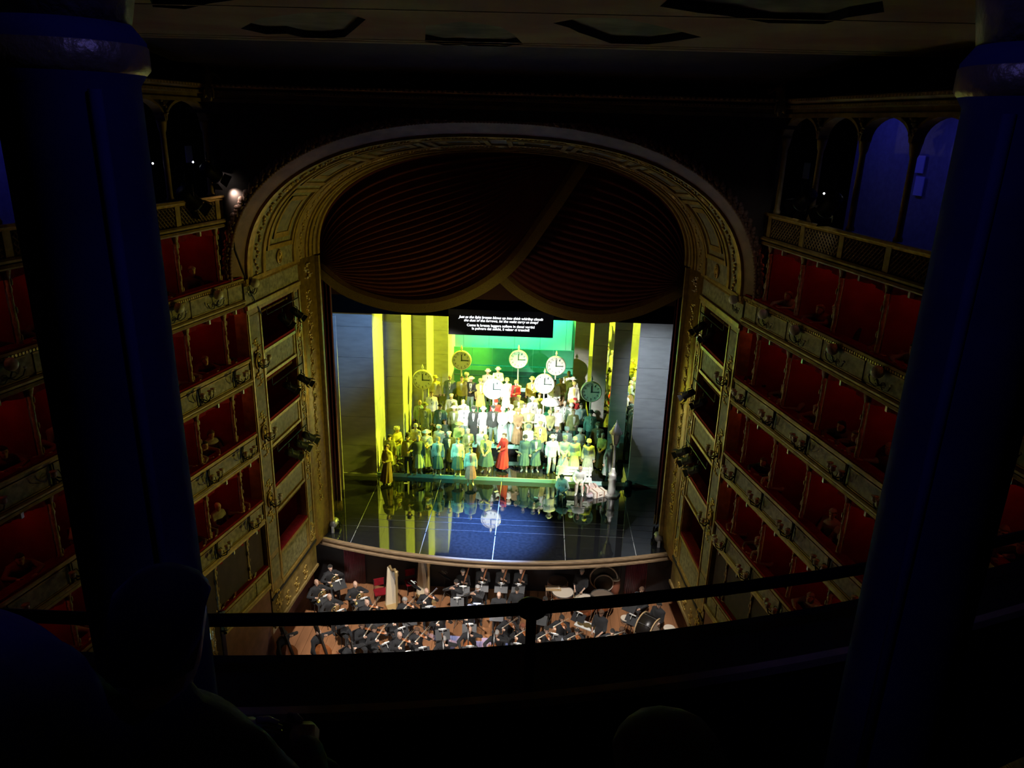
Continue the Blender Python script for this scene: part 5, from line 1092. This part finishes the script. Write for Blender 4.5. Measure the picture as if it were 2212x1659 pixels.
for rr, zz, nm in ((.52, 1.0, 'gong_disc'), (.36, .85, 'gong_disc')):
    b = MB(); b.lathe([(.002, -.03), (rr*.85, -.03), (rr, 0), (rr*.98, .02), (.002, .0)], (0, -.02 if rr > .4 else -.14, zz), 28, 'y'); b.obj(nm, GONGM, g, True); MB().lathe([(rr*.93, -.05), (rr*1.02, -.05), (rr*1.02, .0), (rr*.93, .0)], (0, -.02 if rr > .4 else -.14, zz), 28, 'y', cap=False).obj('gong_rim', DRUMH, g)
MB().tube([(-.62, 0, 0), (-.62, 0, 1.62), (.62, 0, 1.62), (.62, 0, 0)], .025, 6).obj('frame', BLACKM, g)
p = at(1331, 1262, 2, PZ+.95); r = empty('conga_drum', (p.x, .35, PZ), label='tall dark red hand drum beside the gong', cat='drum')
MB().lathe([(.14, .25), (.2, .6), (.2, .8), (.17, .98)], n=16).obj('shell', DRUMB, r, True); MB().lathe([(.002, 1.0), (.175, 1.0), (.18, .95)], n=16).obj('drumhead', DRUMH, r)
for j in range(3): a = j*2.1; MB().tube([(.12*cos(a), .12*sin(a), .3), (.25*cos(a), .25*sin(a), 0)], .014, 5).obj('leg', BLACKM, r)
p = at(1195, 1268, 2, PZ+.92); r = empty('mallet_table', (p.x, min(p.y, .2), PZ), .1, label='small table laid with mallets beside the kettledrums', cat='table')
MB().box(-.28, .28, -.16, .16, .86, .89).obj('table_top', BOWW, r)
for x in (-.25, .25):
    for y in (-.13, .13): MB().tube([(x, y, 0), (x, y, .86)], .014, 5).obj('leg', SILV, r)
for k in range(5): MB().tube([(-.22, -.11+k*.055, .905), (.16, -.11+k*.055, .905), (.18, -.11+k*.055, .91), (.24, -.11+k*.055, .91)], [.007, .007, .02, .018], 6).obj('mallet', PAPER if k % 2 else BOWW, loc=tuple(r.location), label='%s mallet on the small percussion table' % ORD[k], cat='mallet', group='mallets on the table')
p = at(1402, 1357, 2, PZ+.75); r = empty('bass_drum', (p.x, p.y, PZ), .9, label='big black bass drum lying on its stand near the pit wall', cat='drum')
b = MB(); b.lathe([(.48, -.28), (.48, .28)], (0, 0, .72), 28, 'y'); b.obj('shell', EBON, r, True)
for yy in (-.29, .29): MB().lathe([(.002, 0), (.47, 0), (.47, .01), (.002, .012)], (0, yy, .72), 28, 'y').obj('drumhead', DRUMH, r)
for yy in (-.28, .28): MB().lathe([(.48, -.02), (.51, -.02), (.51, .02), (.48, .02)], (0, yy, .72), 28, 'y', cap=False).obj('hoop', BOWW, r)
for j in range(8): a = j*pi/4; MB().tube([(.5*cos(a), -.26, .72+.5*sin(a)), (.5*cos(a), .26, .72+.5*sin(a))], .01, 5).obj('tension_rod', SILV, r)
for x in (-.35, .35): MB().tube([(x, -.25, 0), (x, 0, .4), (x, .25, 0)], .02, 5).obj('leg', SILV, r)
for px, py, rr, l in ((1446, 1357, .20, 'small pale drum at the pit wall'), (1352, 1335, .18, 'shallow drum on a stand before the bass drum')):
    p = at(px, py, 2, PZ+.85); r = empty('snare_drum', (min(p.x, 6.6), p.y, PZ), label=l, cat='drum', group='small drums')
    MB().lathe([(rr, .7), (rr, .85)], n=20).obj('shell', SILV, r, True); MB().lathe([(.002, .86), (rr, .86), (rr*1.02, .84)], n=20).obj('drumhead', DRUMH, r)
    for j in range(3): a = j*2.1; MB().tube([(0, 0, .7), (.02, 0, .3), (.28*cos(a), .28*sin(a), 0)], .012, 5).obj('leg', SILV, r)
p = at(1268, 1350, 2, PZ+.85); r = empty('percussion_tray', (p.x, p.y, PZ), -.5, label='white-topped tray table with small percussion near the rail', cat='table')
MB().box(-.4, .4, -.2, .2, .8, .83).obj('table_top', WHITEP, r); MB().tube([(0, 0, 0), (0, 0, .8)], .02, 6).obj('leg', SILV, r); MB().box(-.3, .3, -.2, .2, 0, .03).obj('foot', BLACKM, r)
for k in range(3): MB().lathe([(.002, .84+.01*k), (.12, .835+.012*k), (.13, .84+.012*k)], (p.x-.2+.2*k, p.y+.1-.1*k, PZ), 14).obj('cymbal', BRASS, label='%s small brass cymbal on the tray table' % ORD[k], cat='cymbal', group='cymbals on the tray')
for k, (px, py) in enumerate(((1365, 1335), (1250, 1330))):
    p = at(px, py, 2, PZ+1.0); s = empty('music_stand', (p.x, p.y, PZ), -.6, label='music stand with bright pages beside the %s' % ('bass drum' if k == 0 else 'percussion tray'), cat='music stand', group='music stands')
    stand_inst(s)
for px, py, l in ((1410, 1243, 'grey-framed'),):
    pass
# ================================================================== house fittings: sconces, globes, lanterns, audience
def sconce_parts():
    b = MB(); b.tube([(0, 0, .25), (0, -.02, -.2)], .022, 6); b.tube([(0, 0, 0), (0, -.16, -.10), (0, -.30, -.02), (0, -.34, .10)], .016, 6)
    for sx in (-1, 1): b.tube([(0, -.05, 0), (sx*.10, -.16, -.08), (sx*.2, -.26, .0), (sx*.21, -.28, .08)], .013, 6); b.tube([(sx*.03, -.04, .05)]+[(sx*(.03+.05*sin(a*.7)), -.05-.1*(1-cos(a*.5)), .05+.06*sin(a)) for a in (1, 2, 3, 4, 5)], .009, 5)
    b.ball((0, -.03, 0), (.05, .03, .08), 8, 5); arm = b.mesh('bracket', IRON, True); q = [('bracket', arm)]
    for c in ((0, -.34, .12), (-.21, -.28, .10), (.21, -.28, .10)):
        b = MB(); b.lathe([(.02, 0), (.055, .03), (.06, .07), (.05, .10), (.075, .13)], c, 10); q.append(('glass_shade', b.mesh('glass_shade', TULIP, True)))
    return q
SCN = sconce_parts()
def globe_parts():
    b = MB(); b.ball((0, -.16, .0), .125, 16, 10); g = b.mesh('globe', GLASS, True)
    b = MB(); b.tube([(0, 0, -.28), (0, -.10, -.26), (0, -.16, -.12)], .015, 6)
    for sx in (-1, 1):
        b.tube([(0, -.05, -.27), (sx*.12, -.07, -.34), (sx*.28, -.08, -.30), (sx*.34, -.08, -.20)], .012, 6); b.tube([(sx*(.1+.07*cos(a)), -.06, -.24+.05*sin(a)) for a in [x*.6 for x in range(10)]], .008, 5)
    br = b.mesh('bracket', IRON, True); q = [('globe', g), ('bracket', br)]
    for sx in (-1, 1): b = MB(); b.ball((sx*.345, -.08, -.17), .028, 8, 6); q.append(('bulb', b.mesh('bulb', GLASS, True)))
    return q
GLB = globe_parts()
def sub_inst(parts, r):
    b0 = inst(parts[0][0], parts[0][1], r)
    for nm, me in parts[1:]: inst(nm, me, b0)
for s in (-1, 1):
    hs = 'harp side' if s < 0 else 'timpani side'; rz = s*-pi/2+s*.2
    for t in range(1, 4):
        for i in range(1, 8):
            y = YB[i]; r = empty('wall_sconce', (s*(wx(y)-.03), y, TZ[t]-.38), rz, label='bronze sconce with tulip glasses, %s balcony, %s from stage, %s' % (TN[t].replace(' tier', ''), ordi(i), hs), cat='wall lamp', group='tulip sconces on the balconies')
            sub_inst(SCN, r)
        r = empty('wall_sconce', (s*6.62, -3.95, TZ[t]-.3), s*-pi/2, label='bronze sconce on the outer stage pilaster at %s level, %s' % (TN[t], hs), cat='wall lamp', group='tulip sconces on the pilasters')
        sub_inst(SCN, r)
    for i in range(7):
        y = YB[i+1]-.5+ (1.5 if i == 0 else 1.5); y = -4.05 if i == 0 else -5.6-1.5*(i-1)
        x = 6.62 if i == 0 else wx(y)
        r = empty('globe_lamp', (s*x, y, TZ[4]-.18), rz if i else s*-pi/2, label='white globe lamp on dark scroll bracket, %s from stage, %s' % (ordi(i), hs), cat='wall lamp', group='globe lamps on the top balcony')
        sub_inst(GLB[1:2]+GLB[:1]+GLB[2:], r)
# theatre lanterns
def lantern(loc, target, label, lit=None, L=.55, R=.13, group='theatre lanterns', name='stage_lantern', col=None):
    loc = Vector(loc); d = (Vector(target)-loc).normalized(); loc = loc-d*.42 if lit is EMW else loc; M = Matrix.Translation(loc) @ d.to_track_quat('-Z', 'Y').to_matrix().to_4x4()
    r = empty(name, label=label, cat='stage light', group=group); r.matrix_world = M; m = col or BLACKM
    b = MB(); b.lathe([(R*.5, .25*L), (R*.9, .22*L), (R, .0), (R, -.45*L), (R*1.1, -.5*L), (R*1.1, -.55*L), (R*.98, -.55*L), (R*.9, -.3*L), (R*.85, -.28*L)], n=14); b.obj('housing', m, r, True)
    if lit: MB().lathe([(.001, -.30*L), (R*.86, -.30*L)], n=14).obj('lens', lit, r)
    for k in range(4):
        a = k*pi/2; b = MB(); b.T = Matrix.Rotation(a, 4, 'Z'); b.add([(-R*.8, R*1.05, -.55*L), (R*.8, R*1.05, -.55*L), (R*1.0, R*1.5, -.55*L-R*1.1), (-R*1.0, R*1.5, -.55*L-R*1.1)], [(0, 1, 2, 3)]); o = b.obj('barn_door', m, r); o.modifiers.new('t', 'SOLIDIFY').thickness = .004
    Mi = M.inverted(); up = (Mi.to_3x3() @ Vector((0, 0, 1))).normalized()
    MB().tube([(R*1.1, 0, -.1*L), Vector((R*1.1, 0, -.1*L))+up*R*1.6, Vector((-R*1.1, 0, -.1*L))+up*R*1.6, (-R*1.1, 0, -.1*L)], .014, 5).obj('yoke', m, r)
    MB().tube([up*R*1.6, up*R*2.6], .018, 6).obj('clamp', m, r)
    return r
GREYM = mat('lantern_grey', (.05, .07, .065), .45, .4)
# fixtures around the actual light positions
lantern((-6.75, -5.0, 13.0), (.4, 8.2, 1.6), 'lit black lantern on the gallery rail beside the arch, harp side', EMW, .6, .16)
lantern((7.0, -6.4, 12.9), (1.2, 7.6, 1.2), 'black lantern on the gallery rail nearest the arch, timpani side', EMW, .6, .16)
lantern((7.05, -7.9, 12.9), (3.4, 4.4, .5), 'second black lantern along the gallery rail, timpani side', EMW, .6, .16)
lantern((-7.05, -6.3, 12.75), (-2, 4, 1), 'dark lantern leaning over the gallery lattice, harp side', None, .7, .17)
for s in (-1, 1):
    hs = 'harp side' if s < 0 else 'timpani side'
    for lv, zz in ((3, 9.15), (2, 7.0), (1, 4.85)):
        p0, p1 = Vector((s*6.50, -3.25, zz)), Vector((s*6.30, -1.0, zz)); r = empty('lantern_bar', label='steel lantern bar across the %s stage box, %s' % (TN[lv], hs), cat='bar', group='lantern bars in the stage boxes')
        MB().tube([p0, p1], .022, 6).obj('pipe', IRON, r)
        for q in (p0, p1): MB().tube([q, q+Vector((0, 0, .25))], .012, 5).obj('hanger', BLACKM, r)
        for k, f in enumerate((.3, .62, .92) if lv == 1 else (.4, .8)):
            q = p0.lerp(p1, f)+Vector((-s*.05, 0, -.32)); tl = lv == 2 and k == 1
            if lv == 2 and k == 1: q = Vector((s*6.05, -1.9, 7.3))+Vector((s*.12, -.12, -.0)); q = Vector((s*6.12, -1.7, 6.72))
            tg = (-s*1.5, 6, -1.5 if lv > 1 else -3)
            lantern(q, tg, '%s lantern from the audience on the %s stage box bar, %s%s' % (ORD[k], TN[lv], hs, ', lit green' if tl else ''), EMT if tl else None, .55 if lv == 1 else .5, .12 if lv == 1 else .11, 'lanterns in the stage boxes', col=GREYM if lv == 1 else None)
# gallery: lit notices and small aisle lights, cables
for px, py, w, h, l in ((408, 333, .14, .22, 'small blue-lit notice on the gallery wall, harp side'), (1742, 369, .15, .21, 'small blue-lit notice on the gallery wall, timpani side'), (1985, 402, .14, .2, 'lower blue-lit notice near the far gallery column'), (1988, 355, .13, .18, 'upper blue-lit picture near the far gallery column')):
    s = -1 if px < 1000 else 1
    d = (at(px, py, 1, 0)-CAM_LOC); k = .21; t = (6.7+2.15-4.3*k-s*CAM_LOC.x-k*CAM_LOC.y)/(s*d.x+k*d.y); p = CAM_LOC+d*t
    MB().box(-w, w, -.01, .01, -h, h).obj('wall_notice', mat('blue_white_paper', (.6, .62, .9), .7), loc=tuple(p), rot=(0, 0, s*-1.37+0), label=l, cat='notice', group='notices on the gallery wall')
for k, (px, py) in enumerate(((330, 353), (417, 350), (492, 350), (1644, 375), (1766, 390), (1853, 404), (1780, 418))):
    s = -1 if px < 1000 else 1; d = (at(px, py, 1, 0)-CAM_LOC); kk = .21; t = (6.7+.6-4.3*kk-s*CAM_LOC.x-kk*CAM_LOC.y)/(s*d.x+kk*d.y); p = CAM_LOC+d*t
    r = empty('aisle_light', tuple(p), cat='light', group='tiny gallery lights', label='tiny white light in the gallery, %s from the stage on the %s' % (ordi([2, 1, 0, 0, 1, 3, 2][k]), 'harp side' if s < 0 else 'timpani side')); MB().ball((0, 0, 0), .022, 8, 6).obj('bulb', EMBL, r); MB().tube([(0, 0, -.02), (0, 0, 11.92-p.z)], .008, 5).obj('stalk', BLACKM, r)
MB().tube([(-6.72, -4.75, 12.7), (-6.70, -4.6, 11.2), (-6.6, -4.0, 9.9), (-6.55, -3.5, 9.2)], .018, 5).obj('cable', BLACKP, label='black cable hanging from the gallery lantern down to the stage box', cat='cable')
for s in (-1, 1):
    r = empty('winged_figure', (s*6.6, -5.45, 15.0), label='dark carved winged figure at the cornice corner, %s' % ('harp side' if s < 0 else 'timpani side'), cat='statue', group='winged figures')
    b = MB(); b.ball((0, 0, .35), (.13, .12, .2), 10, 8); b.limb((0, 0, .2), (0, -.02, -.15), .1, .05); b.ball((0, -.05, .62), (.09, .1, .11), 10, 8)
    for sx in (-1, 1): b.limb((sx*.11, 0, .45), (sx*.3, -.05, .3), .045, .03); b.limb((sx*.05, 0, .2), (sx*.1, -.1, -.1), .06, .035)
    o = inst('body', remesh(b.mesh('body', GOLDD), .03, 2), r)
    for sx in (-1, 1):
        b = MB(); b.loft([[(sx*(.1+.55*u), .08, .45+.22*u+.05*sin(u*3)-w*(.5-.3*u)), (sx*(.1+.55*u), .05, .45+.22*u+.05*sin(u*3)), (sx*(.1+.55*u), .11, .45+.22*u)] for u, w in ((0, .5), (.3, .55), (.6, .45), (1, .12))]); b.obj('wing', PINK, r)
# audience
AUC = [(.05, .045, .05), (.35, .33, .32), (.10, .04, .04), (.5, .45, .4), (.03, .03, .035), (.25, .08, .07), (.15, .13, .12)]
rnd = random.Random(21)
for s in (-1, 1):
    hs = 'harp side' if s < 0 else 'timpani side'
    for t in range(5):
        nb = 7 if t else 2
        for i in range(nb):
            y0, y1 = YB[i], YB[i+1]; w = abs(y1-y0); n = 1 if w < 1 else rnd.choice((2, 3, 3))
            if s < 0 and i in (3, 4): n = min(n, 2)
            for k in range(n):
                y = y0-(k+.5)*w/n+rnd.uniform(-.08, .08); back = rnd.random() < .3
                x = wx(y)+(.62 if not back else 1.15); key = 'lean_on_rail' if not back and rnd.random() < .7 else 'watch'
                rz = s*-pi/2+s*rnd.uniform(.4, .75)*1
                c = AUC[rnd.randrange(7)]; hr = [(.02, .015, .01), (.10, .06, .03), (.35, .33, .3), (.3, .18, .08)][rnd.randrange(4)]
                person(key, (s*x, y, TZ[t]-.70-.12), rz, dict(top=c, bottom=(.03, .03, .03), hair=hr), None, rnd.choice(('short_hair', 'short_hair', 'long_hair', 'bun', None)), 1.0,
                       'spectator %s in %s box, %s, %s place, %s' % ('leaning out' if key != 'watch' else 'sitting back', ordi(i), TN[t], ORD[k], hs), 'spectators in the boxes')
                if rnd.random() < .7:
                    c = empty('box_chair', (s*(x+.02), y, TZ[t]-.70), rz, label='red chair of the %s spectator in %s box, %s, %s' % (ORD[k], ordi(i), TN[t], hs), cat='chair', group='red box chairs')
                    if i > 5: bpy.data.objects.remove(c); continue
                    for nm, me in CHR: inst(nm, me, c, [VELVET if nm in ('seat', 'backrest') else None], scale=(.9, .9, .8))
# ================================================================== gallery around the camera
def back_y(x): return -21.81+.09*(x-.33)+.06*(x-.33)**2
xs2 = [-3.2+8.4*i/40 for i in range(41)]
pa = empty('gallery_parapet_wall', (0, 0, 0), label='dark gallery parapet with broad shelf top across the bottom', kind='structure')
MB().loft([[(x, back_y(x), 11.7), (x, back_y(x), 12.62), (x, back_y(x)-.30, 12.62), (x, back_y(x)-.30, 11.7)] for x in xs2]).obj('parapet', BLACKP, pa)
MB().loft([[(x, back_y(x)-.28, 12.60), (x, back_y(x)-.28, 12.635), (x, back_y(x)-.315, 12.635), (x, back_y(x)-.315, 12.60)] for x in xs2]).obj('parapet_trim', BEAD, pa)
MB().box(-6, 8, -26.5, -22.2, 11.6, 11.72).obj('gallery_floor', BLACKP, pa)
MB().box(-6, 8, -26.6, -26.4, 11.6, 16).obj('gallery_back', GALW, pa)
rl = empty('handrail', (0, 0, 0), label='black metal safety rail on a post above the gallery parapet', cat='railing')
RLP = [(x, back_y(x)-.24, 12.95) for x in [-1.2+.35*k for k in range(17)]]
MB().tube(RLP, .0225, 10).obj('rail', BLACKM, rl, True)
q = Vector((1.26, back_y(1.26)-.24, 12.95)); MB().tube([q, (q.x, q.y, 12.6)], .018, 8).obj('post', BLACKM, rl, True); MB().ball(q, (.055, .04, .04), 12, 8).obj('joint', BLACKM, rl, True)
q2 = Vector(RLP[0]); MB().tube([q2, (q2.x, q2.y, 12.6)], .018, 8).obj('post', BLACKM, rl, True)
for k, (x0, x1) in enumerate((((80, 345)), ((2012, 2190)))):
    yy = -22.55; a = at(x0, 600, 1, yy).x; c = at(x1, 600, 1, yy).x
    if k: c = a+.24
    else: pass
    cx = (a+c)/2; R = (c-a)/2
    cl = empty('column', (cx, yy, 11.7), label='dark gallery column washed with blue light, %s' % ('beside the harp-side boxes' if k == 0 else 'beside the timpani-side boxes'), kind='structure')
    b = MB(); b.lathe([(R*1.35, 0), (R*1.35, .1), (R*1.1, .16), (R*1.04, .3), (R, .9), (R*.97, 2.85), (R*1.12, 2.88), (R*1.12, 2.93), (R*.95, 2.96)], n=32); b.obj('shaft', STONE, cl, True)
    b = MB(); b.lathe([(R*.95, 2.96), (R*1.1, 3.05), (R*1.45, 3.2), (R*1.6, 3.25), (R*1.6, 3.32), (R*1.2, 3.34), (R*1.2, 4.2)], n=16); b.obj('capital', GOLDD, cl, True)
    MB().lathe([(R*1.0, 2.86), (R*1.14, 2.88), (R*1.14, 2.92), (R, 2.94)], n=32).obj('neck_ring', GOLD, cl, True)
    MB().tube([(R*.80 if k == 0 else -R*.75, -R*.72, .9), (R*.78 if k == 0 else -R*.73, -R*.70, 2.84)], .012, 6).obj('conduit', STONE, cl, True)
# gallery lamps (blue working lights) in the side galleries and behind the viewer, added red fill lights in every box
for s in (-1, 1):
    for y in (-6.0, -8.9, -12.0):
        spot('gallery_blue', (s*(wx(y)+.7), y, 14.9), (s*(wx(y)+2.2), y, 13.6), 12, BLUE, 140, .5, .08)
    for t in range(5):
        for i in range(7 if t else 2):
            ym = (YB[i]+YB[i+1])/2-.1; point('box_red_fill', (s*(wx(ym)+.55), ym, TZ[t]+1.25), .9, RED, .05)
spot('gallery_blue_near', (1.75, -23.3, 15.6), (.36, -22.55, 14.15), 10, BLUE, 42, .7, .08)
spot('gallery_blue_near_b', (.8, -23.5, 15.6), (2.06, -22.55, 14.15), 10, BLUE, 42, .7, .08)
# spectators in front of the camera
person('watch', (1.47, -23.26, 12.37), pi+.1, dict(top=(.02, .02, .03), bottom=(.02, .02, .02), hair=(.10, .08, .05)), None, 'short_hair', 1.0, 'dark-haired spectator seen from behind, head low below the gallery rail', 'spectators in the gallery')
person('watch', (.555, -22.98, 12.40), pi-.2, dict(top=(.05, .05, .09), bottom=(.02, .02, .02), hair=(.012, .012, .012)), None, 'short_hair', 1.0, 'spectator in dark blue jacket against the foot of the column', 'spectators in the gallery')
person('rest', (.24, -23.06, 12.62), pi-.1, dict(top=(.12, .12, .14), bottom=(.02, .02, .02), hair=(.012, .012, .012)), None, 'short_hair', 1.0, 'spectator in grey sleeve at the outer edge of the gallery row', 'spectators in the gallery')
